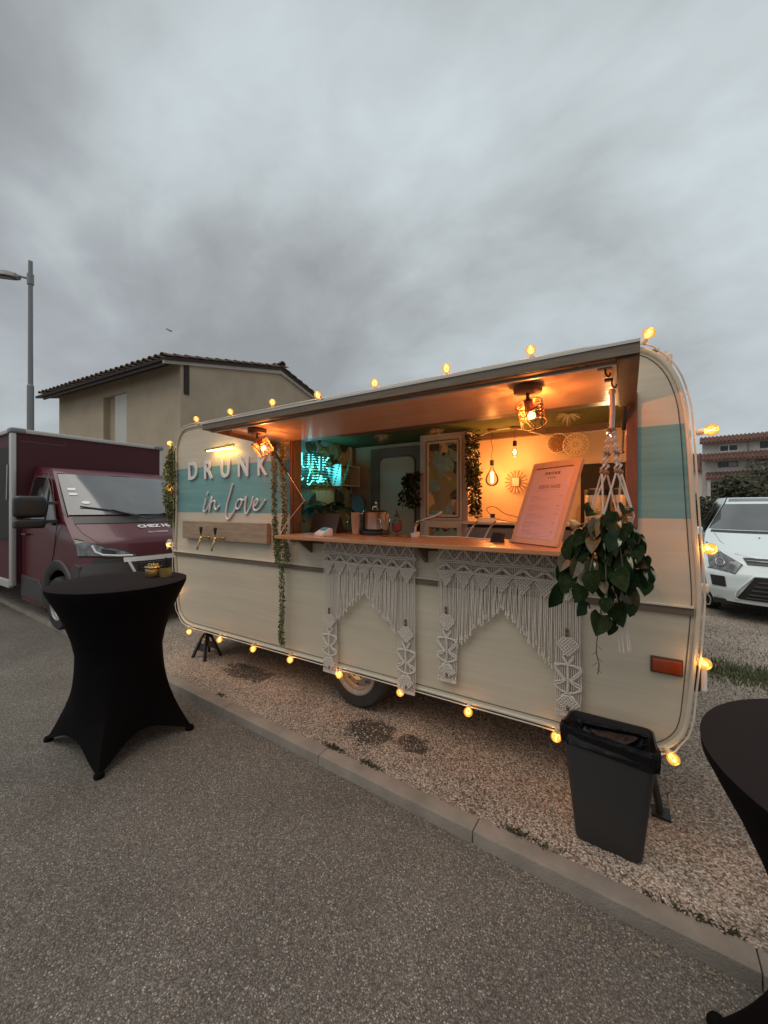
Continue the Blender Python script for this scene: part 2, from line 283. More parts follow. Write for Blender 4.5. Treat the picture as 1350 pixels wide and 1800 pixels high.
# ------------------------------------------------------------------ helpers
class MB:
    def __init__(s): s.v = []; s.f = []; s.mi = []; s.cm = 0
    def add(s, vs, fs):
        o = len(s.v); s.v += [tuple(v) for v in vs]; s.f += [tuple(i + o for i in f) for f in fs]; s.mi += [s.cm] * len(fs); return s
    def box(s, a, b, mtx=None):
        x0, y0, z0 = a; x1, y1, z1 = b
        vs = [(x0,y0,z0),(x1,y0,z0),(x1,y1,z0),(x0,y1,z0),(x0,y0,z1),(x1,y0,z1),(x1,y1,z1),(x0,y1,z1)]
        if mtx is not None: vs = [tuple(mtx @ Vector(v)) for v in vs]
        return s.add(vs, [(0,3,2,1),(4,5,6,7),(0,1,5,4),(1,2,6,5),(2,3,7,6),(3,0,4,7)])
    def tube(s, pts, r, n=6, caps=True, closed=False, flat=None):
        pts = [Vector(p) for p in pts]; k = len(pts); rs = r if isinstance(r, (list, tuple)) else [r] * k
        T = []
        for i in range(k):
            if closed: d = pts[(i + 1) % k] - pts[i - 1]
            else: d = pts[min(i + 1, k - 1)] - pts[max(i - 1, 0)]
            T.append(d.normalized() if d.length > 1e-9 else Vector((0, 0, 1)))
        u = T[0].orthogonal().normalized()
        if flat is not None:
            u = Vector(flat) - T[0] * Vector(flat).dot(T[0]); u.normalize()
        vs = []
        for i in range(k):
            u = u - T[i] * u.dot(T[i])
            if u.length < 1e-6: u = T[i].orthogonal()
            u.normalize(); w = T[i].cross(u)
            for j in range(n):
                a = 2 * pi * j / n
                vs.append(pts[i] + u * (rs[i] * cos(a)) + w * (rs[i] * sin(a)))
        fs = []
        for i in range(k if closed else k - 1):
            i2 = (i + 1) % k
            for j in range(n): fs.append((i*n+j, i*n+(j+1) % n, i2*n+(j+1) % n, i2*n+j))
        if caps and not closed: fs += [tuple(range(n))[::-1], tuple((k-1)*n+j for j in range(n))]
        return s.add(vs, fs)
    def cyl(s, p0, p1, r0, r1=None, n=16): return s.tube([p0, p1], [r0, r0 if r1 is None else r1], n)
    def lathe(s, prof, n=24, c=(0, 0, 0), mtx=None, cap=True):
        vs = []; fs = []
        for (r, z) in prof:
            for j in range(n):
                a = 2 * pi * j / n; v = Vector((r * cos(a), r * sin(a), z))
                if mtx is not None: v = mtx @ v
                vs.append(v + Vector(c))
        for i in range(len(prof) - 1):
            for j in range(n): fs.append((i*n+j, i*n+(j+1) % n, (i+1)*n+(j+1) % n, (i+1)*n+j))
        if cap:
            if prof[0][0] > 1e-6: fs.append(tuple(range(n))[::-1])
            if prof[-1][0] > 1e-6: fs.append(tuple((len(prof)-1)*n+j for j in range(n)))
        return s.add(vs, fs)
    def sphere(s, c, r, n=10, m=7, sc=(1, 1, 1), mtx=None):
        prof = [(max(1e-5, r * sin(pi * i / m)), -r * cos(pi * i / m)) for i in range(m + 1)]
        q = Matrix.Diagonal((*sc, 1)); q = mtx @ q if mtx is not None else q
        return s.lathe(prof, n, c, q.to_3x3(), cap=False)
    def prism(s, poly, y0, y1, axes='xz'):
        """poly (a,b) extruded along the third axis from y0 to y1"""
        def P3(a, b, y): return (a, y, b) if axes == 'xz' else ((y, a, b) if axes == 'yz' else (a, b, y))
        k = len(poly); vs = [P3(a, b, y0) for a, b in poly] + [P3(a, b, y1) for a, b in poly]
        fs = [tuple(range(k)), tuple(range(2*k-1, k-1, -1))] + [(i, i+k, (i+1) % k + k, (i+1) % k) for i in range(k)]
        return s.add(vs, fs)
    def build(s, name, mats, parent=None, smooth=False, bevel=0.0, local=False, loc=None, kind=None, seg=2, solid=0.0, subsurf=0):
        me = bpy.data.meshes.new(name); mats = mats if isinstance(mats, (list, tuple)) else [mats]
        off = Vector((0, 0, 0))
        if not local:
            p = parent
            while p is not None: off += p.location; p = p.parent
        if loc is not None: off = off + Vector(loc)
        me.from_pydata([tuple(Vector(v) - off) for v in s.v] if off.length else s.v, [], s.f)
        for m_ in mats: me.materials.append(M[m_] if isinstance(m_, str) else m_)
        for i, pl in enumerate(me.polygons): pl.material_index = s.mi[i]
        bm = bmesh.new(); bm.from_mesh(me); bmesh.ops.recalc_face_normals(bm, faces=bm.faces)
        if bevel > 0:
            bmesh.ops.remove_doubles(bm, verts=bm.verts, dist=1e-5)
            es = [e for e in bm.edges if len(e.link_faces) == 2 and e.calc_face_angle(0) > rad(30)]
            bmesh.ops.bevel(bm, geom=es, offset=bevel, segments=seg, profile=0.6, affect='EDGES', clamp_overlap=True)
        bm.to_mesh(me); bm.free()
        if smooth:
            me.shade_smooth()
            try: me.set_sharp_from_angle(angle=rad(40))
            except Exception: pass
        o = bpy.data.objects.new(name, me); COL.objects.link(o)
        if parent is not None: o.parent = parent
        if loc is not None: o.location = loc
        if kind: o['kind'] = kind
        if solid: md = o.modifiers.new('solid', 'SOLIDIFY'); md.thickness = solid; md.offset = 0
        if subsurf: md = o.modifiers.new('sub', 'SUBSURF'); md.levels = subsurf; md.render_levels = subsurf
        return o

def tag(o, label=None, cat=None, group=None, kind=None):
    if label: o['label'] = label
    if cat: o['category'] = cat
    if group: o['group'] = group
    if kind: o['kind'] = kind
    return o
def thing(name, label, cat, loc=(0, 0, 0), rz=0.0, group=None):
    o = bpy.data.objects.new(name, None); COL.objects.link(o); o.location = loc; o.rotation_euler = (0, 0, rz); o.empty_display_size = 0.1
    return tag(o, label, cat, group)
def copy_tree(o, parent=None):
    c = o.copy(); COL.objects.link(c); c.parent = parent
    for ch in list(o.children): copy_tree(ch, c)
    return c
def lamp(name, loc, w, color, parent, r=0.02):
    d = bpy.data.lights.new(name, 'POINT'); d.energy = w; d.color = color; d.shadow_soft_size = r
    o = bpy.data.objects.new(name, d); COL.objects.link(o); o.location = loc
    if parent is not None: o.parent = parent
    return o
def text(s, size, name, m_, parent, loc, rot, extrude=0.001, offset=0.0, align='LEFT', sx=1.0, space=1.0):
    c = bpy.data.curves.new(name, 'FONT'); c.body = s; c.size = size; c.extrude = extrude; c.offset = offset
    c.align_x = align; c.space_character = space; c.resolution_u = 3
    t = bpy.data.objects.new(name, c); COL.objects.link(t)
    dg = bpy.context.evaluated_depsgraph_get(); me = bpy.data.meshes.new_from_object(t.evaluated_get(dg))
    bpy.data.objects.remove(t); me.materials.clear(); me.materials.append(M[m_])
    o = bpy.data.objects.new(name, me); COL.objects.link(o); o.parent = parent; o.location = loc; o.rotation_euler = rot; o.scale = (sx, 1, 1)
    return o
def smoothline(pts, k=4, closed=False):
    """Catmull-Rom"""
    P = [Vector(p) for p in pts]; n = len(P); out = []
    rng = range(n) if closed else range(n - 1)
    for i in rng:
        p0 = P[(i-1) % n] if closed or i > 0 else P[0] * 2 - P[1]
        p1 = P[i]; p2 = P[(i+1) % n]; p3 = P[(i+2) % n] if closed or i + 2 < n else P[-1] * 2 - P[-2]
        for j in range(k):
            t = j / k
            out.append(0.5 * ((2*p1) + (p2-p0)*t + (2*p0-5*p1+4*p2-p3)*t*t + (3*p1-p0-3*p2+p3)*t**3))
    if not closed: out.append(P[-1])
    return out
def fill_with_holes(outer, holes, y0, y1, name, mats, parent, **kw):
    """flat sheet in the xz plane with holes, extruded y0..y1"""
    bm = bmesh.new(); loops = [outer] + holes
    es = []
    for lp in loops:
        vs = [bm.verts.new((a, 0, b)) for a, b in lp]
        es += [bm.edges.new((vs[i], vs[(i+1) % len(vs)])) for i in range(len(vs))]
    bmesh.ops.triangle_fill(bm, edges=es, use_beauty=True, use_dissolve=False, normal=(0, 1, 0))
    idx = {v: i for i, v in enumerate(bm.verts)}; k = len(bm.verts)
    mb = MB(); V = [v.co.copy() for v in bm.verts]
    vs = [(v.x, y0, v.z) for v in V] + [(v.x, y1, v.z) for v in V]
    fs = [tuple(idx[v] for v in f.verts) for f in bm.faces] + [tuple(idx[v] + k for v in f.verts)[::-1] for f in bm.faces]
    o = 0
    for lp in loops:
        m_ = len(lp); fs += [(o+i, o+(i+1) % m_, o+(i+1) % m_+k, o+i+k) for i in range(m_)]; o += m_
    bm.free(); mb.add(vs, fs); return mb.build(name, mats, parent, **kw)

# ------------------------------------------------------------------ ground, road, kerb
KY = lambda x: -0.487 - 0.0346 * x          # inner edge of the kerb line
KD = Vector((1, -0.0346, 0)).normalized(); KN = Vector((-0.0346, -1, 0)).normalized()   # along the kerb, and out towards the road
mb = MB(); X0, X1 = -1500, 1500
mb.add([(X0, KY(X0), 0), (X1, KY(X1), 0), (X1, 1500, 0), (X0, 1500, 0)], [(0, 1, 2, 3)])
tag(mb.build('gravel_ground', 'gravel'), kind='structure')
mb = MB(); mb.add([(X0, KY(X0) + .2, -0.055), (X1, KY(X1) + .2, -0.055), (X1, -1500, -0.055), (X0, -1500, -0.055)], [(0, 3, 2, 1)])
tag(mb.build('road', 'asphalt'), kind='structure')
kerb = bpy.data.objects.new('kerb', None); COL.objects.link(kerb); kerb['kind'] = 'structure'
def kerb_stone(i, x):
    m_ = MB(); L = 1.036
    p0 = Vector((x, KY(x), 0)); p1 = p0 + KD * (L - 0.003)
    top, bot = 0.004, -0.12; q = []
    jit = random.uniform(-.002, .002)
    for p in (p0, p1):
        q += [p + Vector((0, 0, top + jit)), p + KN * 0.098 + Vector((0, 0, top - .002 + jit)), p + KN * 0.112 + Vector((0, 0, bot)), p + Vector((0, 0, bot))]
    m_.add(q, [(0, 1, 2, 3), (7, 6, 5, 4), (0, 4, 5, 1), (1, 5, 6, 2), (2, 6, 7, 3), (3, 7, 4, 0)])
    return m_.build('kerb_stone', 'kerb', kerb, bevel=0.006, smooth=True)
x = 0.405 - 14 * 1.036
for i in range(20): kerb_stone(i, x); x += 1.036
# weed tufts along the kerb joint
def tuft(x, y, n, r, h, name='weed', z=0.0, parent=None, m_='weed'):
    m2 = MB()
    for k in range(n):
        a = random.uniform(0, 2*pi); d = random.random() ** .6 * r; bx, by = x + cos(a)*d * 2.2, y + sin(a)*d * .7
        la = random.uniform(0, 2*pi); hh = h * random.uniform(.4, 1); w = .0018 + .002 * random.random()
        dx, dy = cos(la), sin(la)
        m2.add([(bx - dy*w, by + dx*w, z), (bx + dy*w, by - dx*w, z), (bx + dx*hh*.5, by + dy*hh*.5, z + hh*.8), (bx + dx*hh*1.1, by + dy*hh*1.1, z + hh*.7)], [(0, 1, 2), (0, 2, 3)])
    return m2
m_all = MB()
for x, n in [(-1.66, 90), (-1.60, 60), (-1.36, 90), (-1.30, 40), (-.48, 60), (-.42, 70), (-.30, 40), (.12, 30), (.22, 50), (.31, 40), (-2.9, 30)]:
    t_ = tuft(x, KY(x) + .012, n // 2 + 8, .03, .024); m_all.add(t_.v, t_.f)
tag(m_all.build('kerb_weeds', 'weed'), 'low dark weeds growing in the joint between gravel and kerb', 'weeds', kind='stuff')
# grass strip beyond the caravan
m_all = MB()
for k in range(26000):
    x = random.uniform(.2, 7.5); y = 2.55 + random.gauss(0, .17) + .04 * sin(x * 5) - (x - 1) * .05
    if random.random() < .12: y += random.gauss(.8, .8)
    la = random.uniform(0, 2*pi); hh = random.uniform(.02, .06); w = .004
    dx, dy = cos(la), sin(la)
    m_all.add([(x - dy*w, y + dx*w, 0), (x + dy*w, y - dx*w, 0), (x + dx*hh*.6, y + dy*hh*.6, hh)], [(0, 1, 2)])
tag(m_all.build('grass_strip', 'grass'), 'strip of short green grass across the gravel in front of the white car', 'grass', kind='stuff')
# loose pebbles on the concrete pad near the kerb
m_all = MB()
for k in range(11000):
    x = random.uniform(-4, 2.2); y = random.uniform(KY(x) + .01, 2.2) if random.random() < .5 else KY(x) + abs(random.gauss(0, .25)) + .01
    r = random.uniform(.0025, .0065); a = random.random() * 6
    pts = [(x + r*cos(a + t)*random.uniform(.7, 1.2), y + r*sin(a + t)*random.uniform(.7, 1.2), 0) for t in (0, 1.57, 3.14, 4.71)]
    m_all.add(pts + [(x, y, r * .8)], [(0, 1, 4), (1, 2, 4), (2, 3, 4), (3, 0, 4)])
M['pebble'] = mat('pebble', (0.22, 0.17, 0.13), 0.8, (0.58, 0.52, 0.45), 40)
tag(m_all.build('loose_pebbles', 'pebble'), 'loose pale pebbles scattered over the washed concrete pad', 'pebbles', kind='stuff')

m_all = MB(); rnd = random.Random(21)
for k in range(26):
    x = rnd.uniform(-2.6, .4); y = KY(x) - .125 - abs(rnd.gauss(0, .05)); a = rnd.uniform(0, 6.3); l = rnd.uniform(.008, .022); z = -.054
    if rnd.random() < .25: y -= rnd.uniform(.1, 1.2)
    dx, dy = cos(a)*l, sin(a)*l
    m_all.add([(x - dx, y - dy, z + .001), (x - dy*.35, y + dx*.35, z + .005), (x + dx, y + dy, z + .002), (x + dy*.35, y - dx*.35, z + .004)], [(0, 1, 2, 3)])
M['drybit'] = mat('dry_leaf_bits', (0.16, 0.11, 0.06), 0.8, (0.30, 0.25, 0.17), 30)
tag(m_all.build('leaf_litter', 'drybit'), 'dry leaf scraps lying in the gutter along the kerb', 'leaf litter', kind='stuff')
# ------------------------------------------------------------------ tiled-roof building at the back left
BW = thing('building', 'beige rendered building with mossy barrel tile roof behind the burgundy van', 'building', (-12.73, 4.96, 0), rad(3.6))
# local: corner at origin, eave facade runs to -x, gable runs to +y
LX, GY, EZ, RY, RZ = -8.6, 9.4, 6.50, 4.68, 7.66
mb = MB()
mb.prism([(0, 0), (GY, 0), (GY, EZ), (RY, RZ), (0, EZ)], -.25, 0, 'yz')     # gable wall
mb.build('gable_wall', 'render_wall', BW, local=True)
mb = MB()
xw0, xw1, zw0, zw1 = -4.9, -3.25, 2.7, 5.95                                  # recess with white shutter, open downwards behind the van
mb.box((LX, 0, 0), (xw0, .3, EZ)).box((xw1, 0, 0), (-.25, .3, EZ)).box((xw0, 0, zw1), (xw1, .3, EZ)).box((xw0, 0, 0), (xw1, .3, zw0))
mb.box((xw0, .22, zw0), (xw1, .3, zw1))
mb.build('front_wall', 'render_wall', BW, local=True)
mb = MB(); mb.box((-4.15, .05, zw0), (xw1 - .003, .215, zw1 - .02)); mb.build('shutter', 'shutter', BW, local=True, bevel=.01)
mb = MB(); mb.box((LX, .3, 0), (LX + .25, GY, EZ)); mb.build('end_wall', 'render_wall', BW, local=True)
sl = (RZ - EZ) / RY; ov = .62
E0 = (-ov, EZ - ov * sl)
mb = MB()   # roof deck: front slope and back slope
mb.prism([(E0[0], E0[1]), (RY, RZ + .0), (RY, RZ + .10), (E0[0], E0[1] + .10)], LX - .6, .16, 'yz')
mb.prism([(RY, RZ), (GY + ov, EZ - ov * sl), (GY + ov, EZ - ov * sl + .10), (RY, RZ + .10)], LX - .6, .16, 'yz')
roof = mb.build('roof', 'soffit', BW, local=True)
mb = MB(); mb.box((LX, -ov + .05, E0[1] - .12), (.02, -ov + .10, E0[1] + .0)); mb.build('fascia', 'soffit', BW, local=True)
mb = MB(); mb.box((-.1, -ov - .02, E0[1] - .02), (.17, -ov + .9, E0[1] + .045 + .2)); 
def tile_mesh(L=.5, r=.115, under=False):
    m_ = MB(); n = 6; vs = []
    for (yy, rr, zz) in ((0, r, .05), (L, r * .82, .02)):
        for j in range(n + 1):
            a = pi * j / n; vs.append((rr * cos(a), yy, zz + rr * sin(a) * .8))
    for (yy, rr, zz) in ((0, r - .02, .045), (L, r * .82 - .02, .015)):
        for j in range(n + 1):
            a = pi * j / n; vs.append((rr * cos(a), yy, zz + rr * sin(a) * .8))
    k = n + 1; fs = []
    for j in range(n): fs += [(j, j+1, k+j+1, k+j), (2*k+j, 3*k+j, 3*k+j+1, 2*k+j+1), (j, 2*k+j, 2*k+j+1, j+1)]
    fs += [(0, k, 3*k, 2*k), (n, 2*k+n, 3*k+n, k+n)]
    m_.add(vs, fs); return m_
tm = tile_mesh().build('tile', ['tile'], roof, local=True, smooth=True); me_a = tm.data; me_b = me_a.copy(); me_b.materials.clear(); me_b.materials.append(M['tile2'])
bpy.data.objects.remove(tm)
sa = math.atan(sl); pitch = .335; rowl = .42; ntile = 0
stuff_tiles = MB()
cols = int((abs(LX) + .75) / pitch)
rows = int(math.hypot(RY + ov, RZ - E0[1]) / rowl) + 1
for c in range(cols):
    for r in range(rows):
        x = .08 - c * pitch + random.uniform(-.012, .012); d = -.06 + r * rowl
        y = E0[0] + d * cos(sa); z = E0[1] + .10 + d * sin(sa) + random.uniform(-.008, .008)
        if y > RY: continue
        if r < 2 or c < 2:
            o = bpy.data.objects.new('tile', random.choice((me_a, me_b, me_a))); COL.objects.link(o); o.parent = roof
            o.location = (x, y, z); o.rotation_euler = (sa, 0, random.uniform(-.03, .03)); ntile += 1
        else:
            mt = Matrix.Translation((x, y, z)) @ Matrix.Rotation(sa, 4, 'X'); q = tile_mesh()
            stuff_tiles.add([mt @ Vector(v) for v in q.v], q.f)
for r in range(int(math.hypot(GY + ov - RY, RZ - E0[1]) / rowl)):      # back slope verge, seen from the gable end
    for c in range(2):
        d = -.06 + r * rowl; y = GY + ov - d * cos(sa); z = E0[1] + .10 + d * sin(sa)
        o = bpy.data.objects.new('tile', random.choice((me_a, me_b))); COL.objects.link(o); o.parent = roof
        o.location = (.08 - c * pitch, y, z); o.rotation_euler = (sa, 0, pi + random.uniform(-.03, .03))
stuff_tiles.build('inner_tiles', 'tile', roof, local=True, kind='stuff')
for k in range(4):
    o = bpy.data.objects.new('ridge_tile', me_b); COL.objects.link(o); o.parent = roof; o.location = (.22 - k * .45, RY, RZ + .17); o.rotation_euler = (0, 0, pi/2); o.scale = (1.5, 1, 1.5)
# moulded verge edge under the gable tiles
mb = MB()
mb.prism([(-ov, E0[1] + .0), (RY, RZ - .0), (GY + ov, E0[1]), (GY + ov, E0[1] - .12), (RY, RZ - .15), (-ov, E0[1] - .10)], .005, .10, 'yz')
mb.build('verge', 'flat', BW, local=True)
mb = MB(); mb.box((.003, .12, EZ - 1.05), (.045, .30, EZ - .02)); mb.build('wall_stain', 'soffit', BW, local=True)  # thin raised box added to stand for a dark stain on the gable

# ------------------------------------------------------------------ street lamp
SL = thing('street_lamp', 'tall grey street lamp post rising behind the burgundy van', 'street lamp', (-14.4, 1.55, 0))
mb = MB(); mb.cyl((0, 0, 0), (0, 0, 5.05), .085, .08, 14).cyl((0, 0, 5.05), (0, 0, 5.1), .08, .062, 14).cyl((0, 0, 5.1), (0, 0, 8.62), .06, .052, 14)
mb.build('pole', 'post', SL, smooth=True, local=True)
mb = MB(); mb.cyl((0, 0, 7.95), (0, 0, 8.25), .078, .078, 12).tube([(0, 0, 8.12), (-.15, -.10, 8.16), (-.32, -.2, 8.22)], .035, 8)
mb.build('bracket', 'post', SL, smooth=True, local=True)
hd = MB(); d = Vector((-.80, -.52, .10)).normalized(); sd = d.cross(Vector((0, 0, 1))).normalized(); up = sd.cross(d)
st = [(.30, .05, .04), (.38, .11, .09), (.62, .155, .12), (.95, .15, .11), (1.12, .10, .06)]; vs = []; o_ = Vector((0, 0, 8.12))
for (t, w, h) in st:
    p = o_ + d * t
    vs += [p - sd*w - up*.03, p + sd*w - up*.03, p + sd*w*.75 + up*h, p - sd*w*.75 + up*h]
fs = [(0, 1, 2, 3), (16, 19, 18, 17)]
for i in range(4):
    for j in range(4): fs.append((i*4+j, i*4+4+j, i*4+4+(j+1) % 4, i*4+(j+1) % 4))
hd.add(vs, fs); hd.build('lamp_head', 'post', SL, local=True, bevel=.015)
mb = MB(); p = o_ + d*.75 - up*.033
mb.add([p - d*.3 - sd*.11, p + d*.3 - sd*.11, p + d*.3 + sd*.11, p - d*.3 + sd*.11] + [q - up*.02 for q in (p - d*.26 - sd*.09, p + d*.26 - sd*.09, p + d*.26 + sd*.09, p - d*.26 + sd*.09)],
       [(4, 5, 6, 7), (0, 1, 5, 4), (1, 2, 6, 5), (2, 3, 7, 6), (3, 0, 4, 7)]); mb.build('lens', 'carglass2', SL, local=True)

# ------------------------------------------------------------------ foliage masses
def crown_mb(c, r, n, leaf=.12, seed=1, lumps=9):
    rnd = random.Random(seed); m_ = MB(); c = Vector(c)
    cen = [(Vector((rnd.uniform(-.6, .6) * r[0], rnd.uniform(-.6, .6) * r[1], rnd.uniform(-.5, .55) * r[2])), rnd.uniform(.35, .6)) for _ in range(lumps)]
    for k in range(n):
        p0, q = rnd.choice(cen); dd = Vector((rnd.gauss(0, 1), rnd.gauss(0, 1), rnd.gauss(0, 1))).normalized() * (rnd.random() ** .35)
        p = c + p0 + Vector((dd.x * r[0] * q, dd.y * r[1] * q, dd.z * r[2] * q))
        if p.z < .02: continue
        a = Vector((rnd.gauss(0, 1), rnd.gauss(0, 1), rnd.gauss(0, 1))).normalized(); b = a.orthogonal().normalized(); s_ = leaf * rnd.uniform(.5, 1.2)
        m_.add([p - a*s_, p + b*s_*.5, p + a*s_, p - b*s_*.5], [(0, 1, 2, 3)])
    return m_
def bush(name, label, c, r, n, leaf, seed, cat='bush', group=None, m_='foliage'):
    t = thing(name, label, cat, (c[0], c[1], 0), group=group)
    crown_mb(c, r, n, leaf, seed, 14).build('foliage', m_, t, kind='stuff')
    s_ = MB()
    for k in range(6):
        a = k * 1.05; s_.tube([(c[0] + .1*cos(a), c[1] + .1*sin(a), 0), (c[0] + r[0]*.35*cos(a), c[1] + r[1]*.35*sin(a), c[2])], [.05, .02], 5)
    s_.build('branch', 'stem', t)
    return t
bush('bush', 'rounded dark green bush above the white car bonnet, in front of the flats', (3.65, 16.3, 1.35), (1.25, 1.2, 1.45), 9000, .10, 3)
bush('bush', 'taller dark bush partly cut off at the frame edge, beyond the white car', (5.0, 18.4, 1.5), (1.5, 1.3, 1.75), 9000, .11, 5)
bush('bush', 'low scrubby bush between the caravan end and the white car', (2.25, 13.4, .95), (1.05, .9, 1.2), 7500, .08, 8)
bush('bush', 'broad low bush filling the gap right behind the white car roof', (4.3, 14.6, .95), (1.7, .9, 1.15), 8000, .09, 9)
# a tree far behind the van, only its top shows
TR = thing('tree', 'bare-topped small tree showing above the van roof beside the lamp post', 'tree', (-25.2, 8.4, 0))
mb = MB(); mb.tube([(-25.2, 8.4, 0), (-25.1, 8.4, 3), (-25.2, 8.4, 5)], [.2, .14, .08], 8)
for k in range(9):
    a = k * .7; mb.tube([(-25.2, 8.4, 4 + k*.15), (-25.2 + .7*cos(a), 8.4 + .7*sin(a), 5.4 + k*.12), (-25.2 + 1.1*cos(a), 8.4 + 1.1*sin(a), 6.3 + .1*k)], [.05, .03, .01], 5)
mb.build('trunk', 'stem', TR)
crown_mb((-25.2, 8.4, 6.0), (1.5, 1.5, 1.1), 1500, .10, 4).build('crown', 'foliage', TR, kind='stuff')

# ------------------------------------------------------------------ apartment building far right
AB = thing('apartment_building', 'three-storey pale flats with rows of red tiled awnings behind the bushes', 'building', (6.8, 49.0, 0), rad(-9))
AL, AD = 17, 10
def wallholes(name, x0, x1, z0, z1, y0, y1, holes):
    fill_with_holes([(x0, z0), (x1, z0), (x1, z1), (x0, z1)], [[(a, c), (b, c), (b, d_), (a, d_)] for a, b, c, d_ in holes], y0, y1, name, 'flat', AB, local=True)
wins = [(1.35, 2.75, 7.2, 7.85), (4.3, 6.0, 7.25, 7.9), (8.2, 9.6, 7.2, 7.85), (11.2, 12.8, 7.2, 7.85), (1.25, 2.75, 5.6, 6.15), (3.95, 6.3, 5.65, 6.2), (8.2, 9.8, 5.6, 6.15), (11.2, 12.8, 5.6, 6.15),
        (.55, 1.9, 0.9, 4.1), (5, 7, 1.0, 3.6), (9, 11, 1.0, 3.6)]
wallholes('front_wall', 0, AL, 0, 8.35, 0, .3, wins)
mb = MB(); mb.box((0, .3, 0), (.3, AD, 8.35)).box((AL - .3, .3, 0), (AL, AD, 8.35)).box((.3, AD - .3, 0), (AL - .3, AD, 8.35)); mb.build('side_wall', 'flat', AB, local=True)
for i, (a, b, c, d_) in enumerate(wins):
    if i == 4 or i == 8: pass
    f = MB(); f.box((a, .10, c), (b, .16, c + .06)).box((a, .10, d_ - .06), (b, .16, d_)).box((a, .1, c + .06), (a + .06, .16, d_ - .06)).box((b - .06, .1, c + .06), (b, .16, d_ - .06)).box(((a+b)/2 - .04, .1, c + .06), ((a+b)/2 + .04, .16, d_ - .06))
    w = f.build('window', 'white' if i in (0, 2, 3) else 'plast', AB, local=True)
    g = MB(); g.box((a + .06, .12, c + .06), ((a+b)/2 - .04, .14, d_ - .06)); g.build('pane', 'carglass2', w, local=True)
    g = MB(); g.box(((a+b)/2 + .04, .12, c + .06), (b - .06, .14, d_ - .06)); g.build('pane', 'lens' if i in (4, 5) else 'carglass2', w, local=True)
def tiled(name, z0, z1, yo, x0, x1):
    r_ = MB(); n = int((x1 - x0) / .3); t = AB
    base = MB(); base.prism([(0, z1), (-yo, z0), (-yo, z0 - .12), (0, z1 - .2)], x0, x1, 'yz'); b_ = base.build(name, 'redtile', t, local=True)
    for k in range(n):
        x = x0 + .15 + k * .3
        r_.tube([(x, -.01, z1 + .03), (x, -yo - .03, z0 + .03)], .09, 6)
    r_.build('tiles', 'redtile', b_, local=True, kind='stuff', smooth=True)
tiled('roof', 8.15, 8.75, .55, -.2, AL); tiled('canopy', 6.35, 7.0, .9, 0, AL); tiled('canopy', 4.45, 5.1, 1.1, .3, AL)
mb = MB()
for k in range(8): mb.box((.02 + k * 2.3 + (0 if k else 0), -1.0, 0), (.28 + k * 2.3, -.76, 4.4))
for k in range(8):
    q = MB(); q.box((.42 + k * 2.3, -1.0, 0), (.68 + k * 2.3, -.76, 4.42)); q.build('column', 'flat', AB, local=True)
for xx in (3.4, 7.1, 10.4): q = MB(); q.box((xx, -.06, 5.15), (xx + .12, -.003, 8.1)); q.build('downpipe', 'post', AB, local=True)
NB = thing('house', 'low house with red tiled roof at the left end of the flats', 'building', (5.0, 49.6, 0), rad(-9))
mb = MB(); mb.box((-7, 0, 0), (1.9, 6, 5.4)); mb.build('wall', 'inframe', NB, local=True)
mb = MB(); mb.prism([(-.4, 5.3), (3, 7.45), (6.4, 5.3)], -7.3, 1.85, 'yz'); rf = mb.build('roof', 'redtile', NB, local=True)
mb = MB()
for k in range(30): x = -7.1 + k * .3; mb.tube([(x, 3, 7.5), (x, -.45, 5.33)], .09, 6)
mb.build('tiles', 'redtile', rf, local=True, kind='stuff', smooth=True)
q = MB(); q.box((-1.5, -.03, 2), (-.3, -.003, 3.4)); q.build('window', 'carglass2', NB, local=True)
# garden wall between the flats and the bushes
FW = MB(); FW.box((3.0, 23.0, 0), (14, 23.2, 1.5)); tag(FW.build('garden_wall', 'flat'), 'low pale garden wall behind the bushes below the flats', 'wall')

# ================================================================== CARAVAN (side face in the plane y = 0)
OUT = smoothline([(-3.90, 0, .325), (-4.04, 0, .345), (-4.14, 0, .41), (-4.195, 0, .52), (-4.23, 0, .80), (-4.255, 0, 1.09), (-4.235, 0, 1.5), (-4.23, 0, 2.0), (-4.235, 0, 2.2),
                  (-4.19, 0, 2.35), (-4.09, 0, 2.445), (-3.93, 0, 2.466), (-3.6, 0, 2.468)], 3) + \
      [Vector(p) for p in [(-2.4, 0, 2.468), (-1.0, 0, 2.466), (-.2, 0, 2.464)]] + \
      smoothline([(0.02, 0, 2.45), (.115, 0, 2.40), (.19, 0, 2.315), (.24, 0, 2.19), (.268, 0, 2.01), (.293, 0, 1.54), (.312, 0, 1.2), (.308, 0, 1.05), (.282, 0, .70), (.262, 0, .52), (.222, 0, .43), (.15, 0, .366), (.05, 0, .337), (-.35, 0, .330)], 3)
OUT2 = [(p.x, p.z) for p in OUT]
CENT = Vector((-2, 0, 1.4))
def inset(poly, d):
    n = len(poly); r = []
    for i in range(n):
        a = Vector(poly[i-1]); b = Vector(poly[(i+1) % n]); t = (b - a).normalized(); nn = Vector((-t.y, t.x))
        p = Vector(poly[i]); 
        if (Vector((-2, 1.4)) - p).dot(nn) < 0: nn = -nn
        r.append(tuple(p + nn * d))
    return r
CV = thing('food_caravan', 'cream and teal vintage bar caravan with its serving hatch open', 'caravan', (-2.0, 0, 0))
OX0, OX1, OZ0, OZ1 = -2.43, .056, 1.345, 2.185
fill_with_holes(OUT2, [[(OX0, OZ0), (OX1, OZ0), (OX1, OZ1), (OX0, OZ1)]], 0.0, .035, 'side_panel', 'clad', CV)
